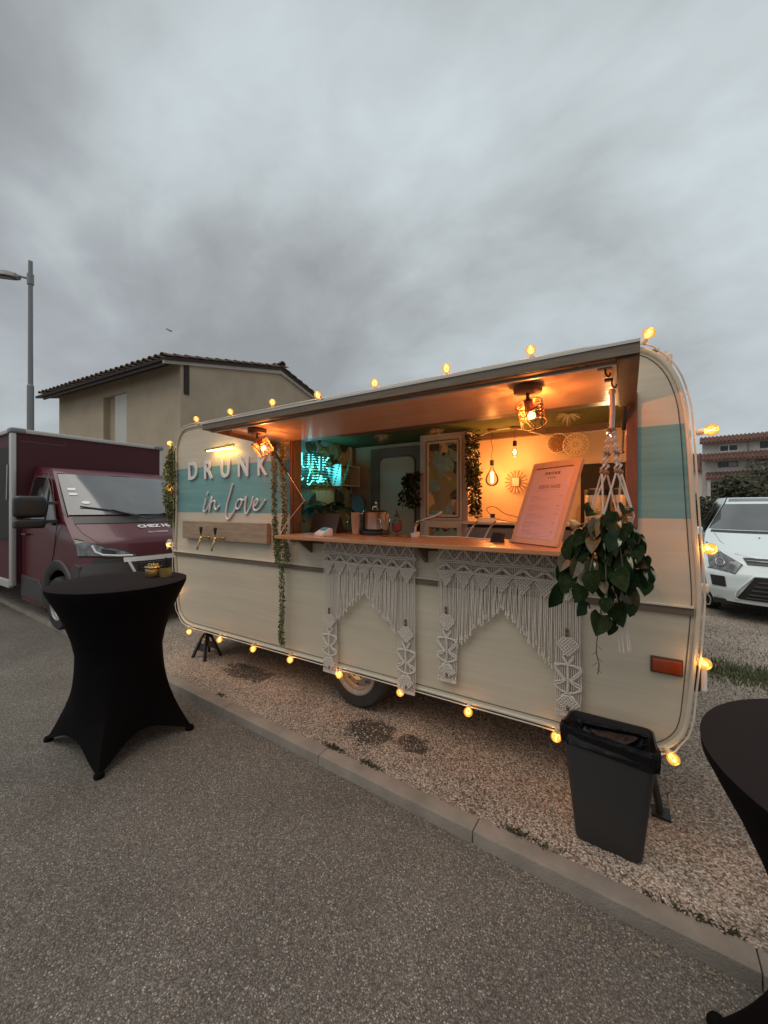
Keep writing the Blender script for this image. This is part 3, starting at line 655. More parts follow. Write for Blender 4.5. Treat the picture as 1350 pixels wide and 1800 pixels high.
# skin that wraps round the ends, roof and floor, and the far side
mb = MB(); n = len(OUT2); ins = inset(OUT2, .03)
vs = [(a, .036, b) for a, b in OUT2] + [(a, 2.02, b) for a, b in OUT2] + [(a, .036, b) for a, b in ins] + [(a, 2.02, b) for a, b in ins]
fs = []
for i in range(n):
    j = (i + 1) % n; fs += [(i, j, n+j, n+i), (2*n+i, 3*n+i, 3*n+j, 2*n+j), (i, 2*n+i, 2*n+j, j), (n+i, n+j, 3*n+j, 3*n+i)]
mb.add(vs, fs); mb.build('body_shell', 'clad', CV, smooth=True)
mb = MB(); mb.prism(OUT2, 2.021, 2.05); mb.build('far_side_panel', 'clad', CV)
# edge moulding round the side face: pale bead and dark rubber seam inside it
mb = MB(); e1 = inset(OUT2, .008); mb.tube([(a, -.004, b) for a, b in e1], .011, 8, closed=True); mb.build('edge_moulding', 'cream', CV, smooth=True)
mb = MB(); e2 = inset(OUT2, .036); mb.tube([(a, -.001, b) for a, b in e2], .0022, 6, closed=True); mb.build('rubber_seam', 'seam', CV, smooth=True)
# horizontal timber belt rail with a slim ledge
mb = MB(); mb.box((-4.252, -.016, 1.066), (.285, -.001, 1.105)); rail = mb.build('belt_rail', 'wood_rail', CV, bevel=.003)
mb = MB(); mb.box((-4.252, -.024, 1.1055), (.285, -.001, 1.113)); mb.build('ledge', 'cream', rail)
mb = MB(); mb.box((-4.0, -.010, .336), (-.36, -.001, .350)); mb.build('lower_trim', 'cream', CV, bevel=.003)
mb = MB(); mb.box((-4.0, .06, .27), (-.1, .12, .324)).box((-4.0, 1.85, .27), (-.1, 1.91, .324)); mb.build('chassis_rail', 'black', CV)
# hatch opening frame
fr = MB(); fr.box((OX0 - .028, -.014, OZ0), (OX0, .10, OZ1)); fr.build('hatch_jamb', 'wood_dark', CV, bevel=.003)
fr = MB(); fr.box((OX0 + .0005, .001, OZ0), (OX0 + .012, .085, OZ1)); fr.build('jamb_lining', 'wood_brown', CV)
fr = MB(); fr.box((OX1 - .052, -.014, OZ0 - .0), (OX1, .10, OZ1 + .01)); fr.build('hatch_jamb', 'wood_dark', CV, bevel=.003)
fr = MB(); fr.box((OX0, .002, OZ1 - .012), (OX1 - .053, .10, OZ1 - .0)); fr.build('hatch_head', 'wood_brown', CV)
# board under the counter and counter
fr = MB(); fr.box((OX0 - .02, -.018, 1.300), (.05, -.002, 1.344)); fr.build('counter_batten', 'wood_dark', CV)
fr = MB(); fr.box((-2.385, -.25, 1.345), (.035, .36, 1.372)); ct = fr.build('counter', 'wood_top', CV, bevel=.004)
for x in (-1.15, -.02, -2.2):
    fr = MB(); fr.prism([(-.20, 1.344), (-.02, 1.344), (-.02, 1.22)], x - .012, x + .012, 'yz'); fr.build('bracket', 'wood_brown', ct)
mb = MB(); mb.box((-3.9, 1.5, .03), (.1, 1.95, .268)).box((-4.0, .125, .30), (.15, 1.845, .323)); mb.build('underfloor_light_block', 'dark', CV)  # dark boxes added to block light coming under the caravan from the far side
# wheel with steel rim
def wheel(parent, c, R, w, ri, local=False, spokes=8, flip=False):
    """axis -1: the outer face looks to -y"""
    x, y, z = c; rt = Matrix.Rotation(rad(90), 3, 'X')
    t = MB(); prof = [(ri, -w*.42), (ri*1.03, -w*.5), (R*.90, -w*.5), (R*.985, -w*.36), (R, -w*.12), (R, w*.12), (R*.985, w*.36), (R*.9, w*.5), (ri, w*.5)]
    t.lathe([(a, b * 1) for a, b in prof], 40, c, rt, cap=False); T = t.build('tyre', 'rubber', parent, smooth=True, local=local)
    r_ = MB(); s_ = 1
    pr = [(ri*1.03, w*.50), (ri*.98, w*.51), (ri*.95, w*.44), (ri*.86, w*.40), (ri*.82, w*.28), (ri*.74, w*.20), (ri*.60, w*.28), (ri*.42, w*.33), (ri*.30, w*.26), (ri*.16, w*.26), (ri*.14, w*.34), (0.001, w*.34)]
    r_.lathe(pr, 36, c, rt, cap=False); r_.build('rim', 'rim', parent, smooth=True, local=local)
    h = MB()
    for k in range(5):
        a = 2*pi*k/5 + .3; h.cyl((x + ri*.31*cos(a), y - w*.30, z + ri*.31*sin(a)), (x + ri*.31*cos(a), y - w*.34, z + ri*.31*sin(a)), .011, n=6)
    h.build('wheel_bolts', 'seam', parent, local=local)
    h = MB(); h.cyl((x, y - w*.34, z), (x, y - w*.40, z), ri*.13, n=14); h.build('hub_cap', 'seam', parent, local=local)
    h = MB()
    for k in range(spokes):
        a = 2*pi*k/spokes; h.cyl((x + ri*.62*cos(a), y - w*.27, z + ri*.62*sin(a)), (x + ri*.62*cos(a), y - w*.295, z + ri*.62*sin(a)), ri*.06, n=8)
    h.build('vent_holes', 'seam', parent, local=local)
WH = bpy.data.objects.new('wheel', None); COL.objects.link(WH); WH.parent = CV; WH.location = (.18, 0, 0)
wheel(WH, (-1.815, .15, .298), .298, .175, .185)
WH2 = copy_tree(WH, CV); WH2.location = (.18, 1.72, 0)
mb = MB(); mb.cyl((-1.815, .2, .298), (-1.815, 1.85, .298), .035); mb.build('axle', 'black', CV)
mb = MB(); mb.box((-2.18, .04, .3), (-1.45, .30, .325)).box((-2.18, .24, .30), (-1.45, .27, .62)); mb.build('wheel_arch', 'black', CV)
# reversing corner: amber side marker, end light, coupling handle, end window board
mb = MB(); mb.box((.118, -.026, .768), (.236, -.001, .832)); am = mb.build('side_marker', 'amber', CV, bevel=.008, smooth=True)
mb = MB(); mb.box((.110, -.010, .758), (.244, -.0005, .842)); mb.build('marker_base', 'seam', am, bevel=.004)
mb = MB(); mb.box((.285, .10, .66), (.325, .22, .80)); el = mb.build('end_light', 'black', CV, bevel=.008); mb = MB(); mb.box((.3255, .10, .665), (.352, .215, .795)); mb.build('light_cover', 'white', el, bevel=.01)
mb = MB(); mb.box((.315, .06, 1.17), (.355, .12, 1.215)); gh = mb.build('grab_handle', 'cream', CV, bevel=.012)
mb = MB(); mb.tube(smoothline([(.345, .07, 1.17), (.358, .07, 1.15), (.355, .07, 1.12), (.342, .07, 1.12), (.338, .07, 1.15), (.345, .07, 1.17)], 3), .003, 6); mb.build('karabiner', 'steel', gh)
mb = MB(); mb.box((.300, .10, 1.20), (.328, .14, 1.46)); mb.build('window_board', 'wood_brown', CV)
# corner steady behind the bin
mb = MB(); mb.tube([(.10, .10, .30), (.155, .06, .02)], .018, 8).box((.12, .02, 0), (.20, .11, .012)); st_ = mb.build('corner_steady', 'black', CV, bevel=0)
mb = MB(); mb.tube([(.185, .03, .14), (.20, .02, .05)], .007, 6); mb.build('steel_pin', 'chrome', st_)

# ---- raised lettering on the teal band
LT = bpy.data.objects.new('lettering', None); COL.objects.link(LT); LT.parent = CV; LT.location = (0, 0, 0)
for ch, x0, x1 in [('D', -3.976, -3.815), ('R', -3.69, -3.545), ('U', -3.418, -3.278), ('N', -3.149, -3.000), ('K', -2.868, -2.735)]:
    o = text(ch, .262, 'letter', 'letter', LT, (0, 0, 0), (rad(90), 0, 0), .006, .006)
    xs = [v.co.x for v in o.data.vertices]; ys = [v.co.y for v in o.data.vertices]; w = max(xs) - min(xs); hh = max(ys) - min(ys)
    k = (x1 - x0) / w; kz = .190 / hh
    o.scale = (k, kz, 1); o.location = (x0 - min(xs) * k + 2.0, -.012, 1.888 - min(ys) * kz)
script = [[(-3.632, 1.752), (-3.651, 1.719)],
 [(-3.671, 1.688), (-3.68, 1.641), (-3.706, 1.586), (-3.707, 1.559), (-3.684, 1.551), (-3.645, 1.578), (-3.606, 1.625), (-3.568, 1.703), (-3.58, 1.641), (-3.612, 1.551), (-3.587, 1.625), (-3.542, 1.66), (-3.517, 1.652), (-3.524, 1.61), (-3.511, 1.579), (-3.486, 1.575), (-3.449, 1.61)],
 [(-3.235, 1.824), (-3.27, 1.736), (-3.317, 1.639), (-3.34, 1.542), (-3.338, 1.497), (-3.305, 1.479), (-3.27, 1.498), (-3.212, 1.558), (-3.183, 1.587), (-3.16, 1.578), (-3.126, 1.598), (-3.101, 1.638), (-3.104, 1.667), (-3.126, 1.671), (-3.16, 1.657), (-3.186, 1.617), (-3.186, 1.590)],
 [(-3.126, 1.671), (-3.065, 1.663), (-3.032, 1.699), (-3.043, 1.645), (-3.054, 1.587), (-3.049, 1.544), (-3.03, 1.534), (-3.0, 1.566), (-2.962, 1.623), (-2.934, 1.697)],
 [(-2.934, 1.602), (-2.899, 1.619), (-2.873, 1.654), (-2.883, 1.672), (-2.909, 1.658), (-2.93, 1.616), (-2.927, 1.581), (-2.899, 1.567), (-2.852, 1.581), (-2.801, 1.63), (-2.77, 1.667)]]
for s_ in script:
    q = MB(); q.tube([(p.x, -.010, p.z) for p in smoothline([(a, 0, b) for a, b in s_], 4)], .0095, 8); q.build('script_stroke', 'letter', LT, smooth=True)
# ---- slim brass picture light over the letters
PL = bpy.data.objects.new('picture_light', None); COL.objects.link(PL); PL.parent = CV
mb = MB(); mb.cyl((-3.575, -.075, 2.172), (-3.135, -.075, 2.188), .0125, n=12); mb.cyl((-3.35, -.07, 2.180), (-3.35, -.0, 2.19), .008, n=8); mb.box((-3.42, -.012, 2.17), (-3.28, -.0005, 2.205)); mb.build('tube_housing', 'brass', PL, smooth=True)
mb = MB(); mb.box((-3.55, -.080, 2.155), (-3.16, -.066, 2.163)); mb.build('light_strip', 'ledwarm', PL)
for k in range(4): lamp('picture_light_glow', (-3.50 + k * .10 + 2.0, -.055, 2.135), .22, (1, .62, .20), CV, .015)
# ---- tap board
TB = thing('tap_board', 'oak plank with two beer taps mounted on the caravan side', 'tap board', (-3.35, -.02, 1.36))
mb = MB(); mb.box((-4.02, -.055, 1.268), (-2.70, -.012, 1.452)); mb.build('plank', 'oak_plank', TB, bevel=.004)
def tap(x):
    t = bpy.data.objects.new('beer_tap', None); COL.objects.link(t); t.parent = TB
    m_ = MB(); m_.cyl((x, -.055, 1.292), (x, -.062, 1.292), .026, n=16).cyl((x, -.06, 1.292), (x, -.135, 1.292), .011, n=12).sphere((x, -.135, 1.292), .018, 12, 8)
    m_.tube(smoothline([(x, -.135, 1.29), (x, -.15, 1.26), (x - .005, -.165, 1.22), (x - .012, -.168, 1.178)], 3), [.012]*5 + [.010]*5, 10)
    m_.build('faucet', 'brass', t, smooth=True)
    m_ = MB(); m_.cyl((x, -.135, 1.30), (x, -.138, 1.335), .006, n=8).box((x - .028, -.139, 1.288), (x + .028, -.131, 1.296)); m_.build('lever', 'brass', t)
    m_ = MB(); m_.lathe([(.008, 0), (.011, .02), (.014, .045), (.017, .062), (.014, .07), (.001, .072)], 14, (x, -.138, 1.332)); m_.build('tap_handle', 'black', t, smooth=True)
tap(-3.555); tap(-3.325)

# ---- awning: the raised hatch door
AW = bpy.data.objects.new('hatch_door', None); COL.objects.link(AW); AW.parent = CV
AX0, AX1, AYO = -2.672, .048, -.69
def awz(y): return 2.190 + (-y) * .050        # top surface height, rising outwards a little
def slab(name, x0, x1, y0, y1, t0, t1, m_, bev=.002):
    q = MB(); q.add([(x0, y0, awz(y0) + t0), (x1, y0, awz(y0) + t0), (x1, y1, awz(y1) + t0), (x0, y1, awz(y1) + t0), (x0, y0, awz(y0) + t1), (x1, y0, awz(y0) + t1), (x1, y1, awz(y1) + t1), (x0, y1, awz(y1) + t1)],
        [(0,3,2,1),(4,5,6,7),(0,1,5,4),(1,2,6,5),(2,3,7,6),(3,0,4,7)]); return q.build(name, m_, AW, bevel=bev)
slab('hatch_lining', AX0 + .01, AX1 - .01, AYO + .0095, -.002, -.020, -.006, 'awning_in', 0)
slab('hatch_skin', AX0, AX1, AYO, 0.0, -.0055, .002, 'clad', 0)
slab('front_board', AX0, AX1, AYO, AYO + .009, -.052, -.006, 'wood_rail')
slab('front_bead', AX0, AX1, AYO - .004, AYO - .0005, -.012, .001, 'alu_w', .001)
slab('front_board', AX0 + .017, AX1 - .076, AYO + .0165, AYO + .060, -.052, -.0205, 'wood_rail')
slab('aluminium_profile', AX0 + .017, AX1 - .076, AYO + .0605, AYO + .074, -.060, -.0205, 'alu_w')
slab('side_board', AX1 - .075, AX1, AYO + .0165, -.003, -.060, -.0205, 'wood_brown')
slab('aluminium_profile', AX1 - .092, AX1 - .0755, AYO + .075, -.01, -.050, -.0205, 'alu_w')
slab('side_board', AX0, AX0 + .0165, AYO + .0165, -.003, -.050, -.0205, 'wood_brown')
for x in (-2.60, -2.57, -1.98, -1.955, -.98, -.955, -.17, -.13):
    q = MB(); q.cyl((x, AYO + .040, awz(AYO) - .056), (x, AYO + .040, awz(AYO) - .050), .006, n=8); q.build('screw', 'black', AW)
def hook(x, y):
    q = MB(); z = awz(y) - .021; q.box((x - .03, y - .012, z - .012), (x + .03, y + .012, z - .001)).tube(smoothline([(x, y, z - .01), (x, y, z - .03), (x + .012, y, z - .045), (x + .018, y, z - .03)], 3), .004, 6)
    return q.build('hook', 'seam', AW)
hook(-2.60, -.52); hook(-.07, -.52); hook(-.05, -.36)
# gas struts
def strut(a, b, name='gas_strut'):
    a = Vector(a); b = Vector(b); m1 = a.lerp(b, .5); q = MB(); q.cyl(a, m1, .011, n=10); s_ = q.build(name, 'black', AW, smooth=True)
    q = MB(); q.cyl(m1, b, .005, n=8).sphere(b, .011, 8, 6); q.build('piston_rod', 'steel', s_, smooth=True)
strut((-2.49, -.22, 2.135), (-2.395, .10, 1.655)); strut((.0, -.05, 2.12), (-.012, .06, 1.90))
q = MB(); q.tube(smoothline([(-2.395, .10, 1.655), (-2.40, .02, 1.58), (-2.40, -.10, 1.47), (-2.375, -.20, 1.376)], 3), .0028, 5); q.build('check_cord', 'cordpink', AW)

# ---- interior built into the caravan
IN = bpy.data.objects.new('interior', None); COL.objects.link(IN); IN.parent = CV
def ib(name, a, b, m_, bev=0, parent=IN, kind=None): q = MB(); q.box(a, b); return q.build(name, m_, parent, bevel=bev, kind=kind)
ib('floor', (-4.0, .10, .46), (.20, 1.90, .48), 'wood_dark')
ib('back_wall', (-3.6, 1.86, .48), (.22, 1.90, 2.42), 'inwall')
ib('ceiling', (-4.1, .04, 2.405), (.15, 1.90, 2.42), 'turf')
ib('end_wall', (.19, .10, .48), (.21, 1.86, 2.40), 'inwall')
ib('cornice', (-1.40, 1.80, 2.345), (.19, 1.859, 2.404), 'wood_brown')
ib('inner_skin', (-4.0, .037, .48), (OX0 - .03, .05, 2.40), 'inwall'); ib('inner_skin', (OX1 + .002, .037, .48), (.18, .05, 2.40), 'inwall'); ib('inner_skin', (OX0 - .03, .037, .48), (.058, .05, 1.34), 'inwall')
# left partition with jungle wallpaper, white shelf box
PT = ib('partition', (-3.16, .06, .48), (-3.125, 1.74, 2.40), 'paperbg')
ib('partition_edge', (-3.165, 1.741, .48), (-3.115, 1.765, 2.40), 'inframe')
def clip(poly, x0, x1, y0, y1):
    for ax, lim, sg in ((0, x0, 1), (0, x1, -1), (1, y0, 1), (1, y1, -1)):
        out = []; n_ = len(poly)
        for i in range(n_):
            a = poly[i]; b = poly[(i+1) % n_]; da = sg * (a[ax] - lim); db = sg * (b[ax] - lim)
            if da >= 0: out.append(a)
            if (da >= 0) != (db >= 0): t = da / (da - db); out.append((a[0] + (b[0]-a[0])*t, a[1] + (b[1]-a[1])*t))
        poly = out
        if len(poly) < 3: return []
    return poly
def leaf_print(parent, u0, u1, v0, v1, place, n, seed, mats, smin=.05, smax=.17):
    """flat printed leaves, thin layers over each other; place(u, v, depth) -> world"""
    rnd = random.Random(seed); m_ = MB(); dep = .0006
    for k in range(n):
        cx, cy = rnd.uniform(u0 - .04, u1 + .04), rnd.uniform(v0 - .04, v1 + .04); L = rnd.uniform(smin, smax); w = L * rnd.uniform(.22, .38); a = rnd.uniform(-1.3, 1.3) + pi/2
        m_.cm = rnd.randrange(len(mats)); pts = []
        for t in (0, .12, .3, .5, .7, .88, 1.0, .88, .7, .5, .3, .12):
            pass
        up_ = [(t, w * sin(pi * t ** .8)) for t in (0, .15, .3, .5, .7, .88, 1.0)]; dn = [(t, -w * sin(pi * t ** .8)) for t in (.88, .7, .5, .3, .15)]
        pts = [(cx + (t-.5)*L*cos(a) - s*sin(a), cy + (t-.5)*L*sin(a) + s*cos(a)) for t, s in up_ + dn]
        pts = clip(pts, u0, u1, v0, v1); dep += .00022
        if len(pts) >= 3: m_.add([place(u, v, dep) for u, v in pts], [tuple(range(len(pts)))])
        m_.cm = (m_.cm + 1) % len(mats)
        mid = clip([(cx - .5*L*cos(a) - .002*sin(a), cy - .5*L*sin(a) + .002*cos(a)), (cx + .5*L*cos(a), cy + .5*L*sin(a)), (cx - .5*L*cos(a) + .002*sin(a), cy - .5*L*sin(a) - .002*cos(a))], u0, u1, v0, v1)
        if len(mid) >= 3: m_.add([place(u, v, dep + .0001) for u, v in mid], [tuple(range(len(mid)))])
    return m_.build('leaf_print', mats, parent, kind='stuff')
leaf_print(PT, .06, 1.74, 1.0, 2.40, lambda u, v, d: (-3.125 + d, u, v), 150, 3, ['pr1', 'pr2', 'pr1', 'pr4'], .10, .34)
sb = bpy.data.objects.new('wall_box_shelf', None); COL.objects.link(sb); sb.parent = IN
q = MB(); q.box((-3.10, 1.33, 2.11), (-2.96, 1.72, 2.13)).box((-3.10, 1.33, 1.86), (-2.96, 1.72, 1.88)).box((-3.10, 1.33, 1.8805), (-2.96, 1.35, 2.1095)).box((-3.10, 1.70, 1.8805), (-2.96, 1.72, 2.1095)); q.build('box_frame', 'inframe', sb)
# door at the back with rounded panel
DR = ib('back_door', (-2.86, 1.835, .50), (-2.10, 1.858, 2.36), 'indoor')
def rrect(x0, x1, z0, z1, r, n=5):
    pts = []
    for cx, cz, a0 in ((x1-r, z1-r, 0), (x0+r, z1-r, 90), (x0+r, z0+r, 180), (x1-r, z0+r, 270)):
        for k in range(n + 1): a = rad(a0 + 90 * k / n); pts.append((cx + r*cos(a), cz + r*sin(a)))
    return pts
q = MB(); q.tube([(a, 1.832, b) for a, b in rrect(-2.72, -2.20, 1.0, 2.24, .09)], .010, 6, closed=True); q.build('door_moulding', 'wood_dark', DR, smooth=True)
q = MB(); q.prism(rrect(-2.71, -2.21, 1.01, 2.23, .085), 1.828, 1.834); q.build('door_panel', 'inwall', DR)
q = MB(); q.box((-2.17, 1.79, 1.33), (-2.11, 1.83, 1.40)); q.build('door_latch', 'black', DR)
q = MB(); q.prism([(-3.08, .9), (-2.88, .9), (-2.88, 1.66), (-2.92, 1.74), (-3.0, 1.77), (-3.08, 1.77)], 1.70, 1.73); q.build('arched_panel', 'post', IN)
# wardrobe with wallpapered door
ib('wardrobe', (-1.96, 1.50, .48), (-1.405, 1.855, 2.40), 'inframe', 0)
WD = bpy.data.objects.new('wardrobe_door', None); COL.objects.link(WD); WD.parent = IN
def pframe(x0, x1, z0, z1, w, y0, y1, m_):
    q = MB(); q.box((x0, y0, z0), (x0 + w, y1, z1)).box((x1 - w, y0, z0), (x1, y1, z1)).box((x0 + w, y0, z0), (x1 - w, y1, z0 + w)).box((x0 + w, y0, z1 - w), (x1 - w, y1, z1)); return q.build('door_frame', m_, WD)
pframe(-1.90, -1.46, 1.46, 2.35, .055, 1.475, 1.498, 'inframe'); pframe(-1.90, -1.46, .9, 1.43, .055, 1.475, 1.498, 'inframe')
for z0, z1 in ((1.515, 2.295), (.955, 1.375)):
    pb = ib('door_paper', (-1.845, 1.492, z0), (-1.515, 1.4985, z1), 'paperbg', 0, WD)
    leaf_print(pb, -1.845, -1.515, z0, z1, lambda u, v, d: (u, 1.492 - d, v), 60, 5, ['pr1', 'pr2', 'pr3', 'pr1', 'pr4'], .09, .24)
q = MB(); q.tube([(a, 1.472, b) for a, b in rrect(-1.872, -1.488, 1.488, 2.322, .02)], .006, 6, closed=True); q.build('door_bead', 'wood_brown', WD)
# niche worktop and cabinets to its right
ib('worktop', (-1.40, 1.38, 1.425), (-.37, 1.855, 1.45), 'inframe', .003)
ib('cabinet', (-1.40, 1.44, .48), (-.37, 1.855, 1.424), 'inframe')
ib('drawer_front', (-1.36, 1.418, 1.16), (-.92, 1.438, 1.385), 'post', .004); ib('drawer_front', (-.88, 1.418, 1.16), (-.42, 1.438, 1.385), 'post', .004)
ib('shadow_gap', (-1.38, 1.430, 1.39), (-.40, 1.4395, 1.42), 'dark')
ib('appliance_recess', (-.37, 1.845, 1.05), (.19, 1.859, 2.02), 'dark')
ib('appliance_shelf', (-.37, 1.20, 1.28), (.19, 1.80, 1.30), 'inframe')
ib('bar_shelf', (-2.4, .37, 1.27), (-.9, .80, 1.29), 'steel')
ib('sink_rim', (-1.66, .40, 1.291), (-.95, .78, 1.325), 'steel', .004)
ib('hatch_shelf', (-2.42, .52, 1.30), (-1.95, .95, 1.32), 'wood_dark')

# ------------------------------------------------------------------ string lights round the side face
STR = thing('string_lights', 'cord of round amber bulbs running right round the caravan side', 'string lights', (-2, -.03, 1.4))
cordp = inset(OUT2, -.012)
q = MB(); q.tube([(a, -.022 + .006 * sin(i * 1.3), b + .004 * sin(i * 2.1)) for i, (a, b) in enumerate(cordp)], .0045, 6, closed=True); q.build('cord', 'cream', STR, smooth=True)
BUL = [(.105, 2.485, 60), (-.468, 2.523, 95), (-.998, 2.520, 88), (-1.564, 2.518, 93), (-2.122, 2.518, 92), (-2.651, 2.533, 95), (-3.24, 2.528, 88), (-3.80, 2.523, 100), (-4.305, 2.31, 172),
       (-4.30, 1.80, 178), (-4.32, 1.175, 185), (-4.24, .66, 195), (-3.93, .268, 262), (-3.41, .278, 275), (-2.909, .284, 268), (-2.432, .286, 272), (-1.897, .282, 265), (-1.345, .285, 278),
       (-.849, .285, 270), (-.331, .292, 262), (.205, .352, 312), (.325, .85, 352), (.345, 1.40, 2), (.352, 1.965, 5)]
def bulb_proto():
    b = bpy.data.objects.new('bulb', None); COL.objects.link(b); b.parent = STR
    r = MB(); r.lathe([(.0135, 0), (.0145, .006), (.0145, .028), (.012, .034)], 14); r.build('socket', 'rattan_w', b, local=True, smooth=True)
    g = MB(); R = .0285; pr = [(.011, .030), (.014, .033)] + [(R * sin(a), .058 - R * cos(a)) for a in [rad(t) for t in range(38, 181, 13)]]
    pr[-1] = (.0002, pr[-1][1]); g.lathe(pr, 20, cap=False); g.build('globe', 'bulbglass', b, local=True, smooth=True)
    f = MB(); f.tube([(-.008, 0, .040), (-.012, 0, .062), (-.005, .005, .072), (0, 0, .060), (.005, -.005, .072), (.012, 0, .062), (.008, 0, .040)], .0017, 5); f.build('filament', 'filament', b, local=True)
    return b
bp = bulb_proto()
for i, (x, z, a) in enumerate(BUL):
    o = bp if i == 0 else copy_tree(bp, STR); d = Vector((cos(rad(a)), -.22 + .3 * sin(i * 2.7), sin(rad(a)))).normalized()
    if i in (22,): d = Vector((.35, -.9, -.1)).normalized()
    if i in (21,): d = Vector((.5, -.7, -.35)).normalized()
    c = Vector((x, -.035, z)); o.location = c - d * .062 - STR.location; o.rotation_euler = d.to_track_quat('Z', 'Y').to_euler()
    lamp('bulb_light', c - STR.location, 1.35, (1.0, .42, .10), STR, .024)

# ------------------------------------------------------------------ rattan lamps under the awning
def rattan_lamp(label, x, y, big=1.0, tilt=(.35, .25), w=6.0):
    z = awz(y) - .021
    t = thing('rattan_lamp', label, 'lamp', (x, y, z), group='rattan lamps under the hatch')
    q = MB(); q.lathe([(.066*big, -.001), (.068*big, -.006), (.066*big, -.030), (.060*big, -.034), (.001, -.034)], 28); q.build('ceiling_rose', 'wood_rail', t, local=True, smooth=True)
    q = MB(); q.cyl((0, 0, -.034), (0, 0, -.068), .008, n=10); q.build('stem', 'seam', t, local=True)
    R = Matrix.Rotation(tilt[0], 3, 'Y') @ Matrix.Rotation(tilt[1], 3, 'X'); c = Vector((0, 0, -.068)); r = .062 * big; L = .115 * big
    A = lambda a, rr, zz: c + R @ Vector((rr*cos(a), rr*sin(a), -zz))
    sh = bpy.data.objects.new('lamp_shade', None); COL.objects.link(sh); sh.parent = t
    q = MB(); q.tube([A(0, 0, 0), A(0, 0, .05)], [.02, .024], 14); q.build('lamp_holder', 'wicker', sh, local=True, smooth=True)
    for zz in (.02, .02 + L):
        q = MB(); q.tube([A(2*pi*k/24, r, zz) for k in range(24)], .0028, 6, closed=True); q.build('wire_ring', 'seam', sh, local=True, smooth=True)
    q = MB()
    for k in range(4): q.tube([A(k*pi/2, .02, .02), A(k*pi/2, r, .02)], .002, 5)
    q.build('wire_spoke', 'seam', sh, local=True)
    q = MB(); rnd = random.Random(int(x * 99))
    for k in range(46):
        a0 = rnd.uniform(0, 2*pi); da = rnd.choice((-1, 1)) * rnd.uniform(.25, 1.25); z0, z1 = .02, .02 + L
        if rnd.random() < .35: z0 = rnd.uniform(.02, .09); z1 = z0 + rnd.uniform(-.01, .02); da = rnd.choice((-1, 1)) * 1.4
        q.tube([A(a0 + da*i/6, r * (1 + .012*rnd.uniform(-1, 1)), z0 + (z1-z0)*i/6) for i in range(7)], .0021, 4)
    q.build('rattan_weave', 'wicker', sh, local=True, kind='stuff')
    q = MB(); q.sphere(A(0, 0, .085), .020*big, 14, 10); q.build('bulb', 'bulb_hot', t, local=True, smooth=True)
    lamp('rattan_lamp_light', A(0, 0, .085), w, (1.0, .27, .05), t, .018)
M['bulb_hot'] = mat_glow('hot_bulb', (1.0, .62, .22), 6.0, .45)
rattan_lamp('rattan drum lamp under the hatch nearest the leaning menu board', -.405, -.425, 1.0, (-.12, .72), 18)
rattan_lamp('rattan drum lamp at the far end of the hatch, beside the K of the lettering', -2.375, -.43, 1.02, (-.25, .55), 12)

# ------------------------------------------------------------------ macrame hangings below the counter
def tassel_cord(root, x, y, z0, z1, i, bend=.004):
    q = MB(); n = 5; ph = i * 1.7
    pts = [(x + bend * sin(ph + t * 3.1) * t, y - .004 * abs(sin(ph * .6)) * t, z0 + (z1 - z0) * t) for t in [k / n for k in range(n + 1)]]
    q.tube(pts, .0030, 5, caps=False); e = pts[-1]; q.sphere((e[0], e[1], e[2]), .0065, 6, 4)
    q.tube([e, (e[0] + .002 * sin(ph), e[1], e[2] - .016)], [.004, .0065], 5)
    return q.build('cord', 'cord', root, smooth=True)
def rope(root, pts, r=.004, name='rope'):
    q = MB(); q.tube(pts, r, 6); return q.build(name, 'cord', root, smooth=True)
def net(root, cx, z0, z1, wfun, y, step, name):
    """knotted lattice: both diagonals, plus knots at the crossings, clipped to a half-width that depends on z"""
    q = MB(); W_ = max(wfun(t / 20) for t in range(21)); H = z0 - z1; k = -W_ * 2 - H
    def seg(sg):
        c = -W_ - H
        while c < W_ + H:
            run = []
            for i in range(25):
                t = i / 24; x = c + sg * t * H * .9
                if abs(x) <= wfun(t): run.append((cx + x, y - .004 * ((i % 2) if sg > 0 else ((i + 1) % 2)), z0 - t * H))
                else:
                    if len(run) > 1: q.tube(run, .0044, 5)
                    run = []
            if len(run) > 1: q.tube(run, .0044, 5)
            c += step
    seg(1); seg(-1)
    return q.build(name, 'cord', root, smooth=True)
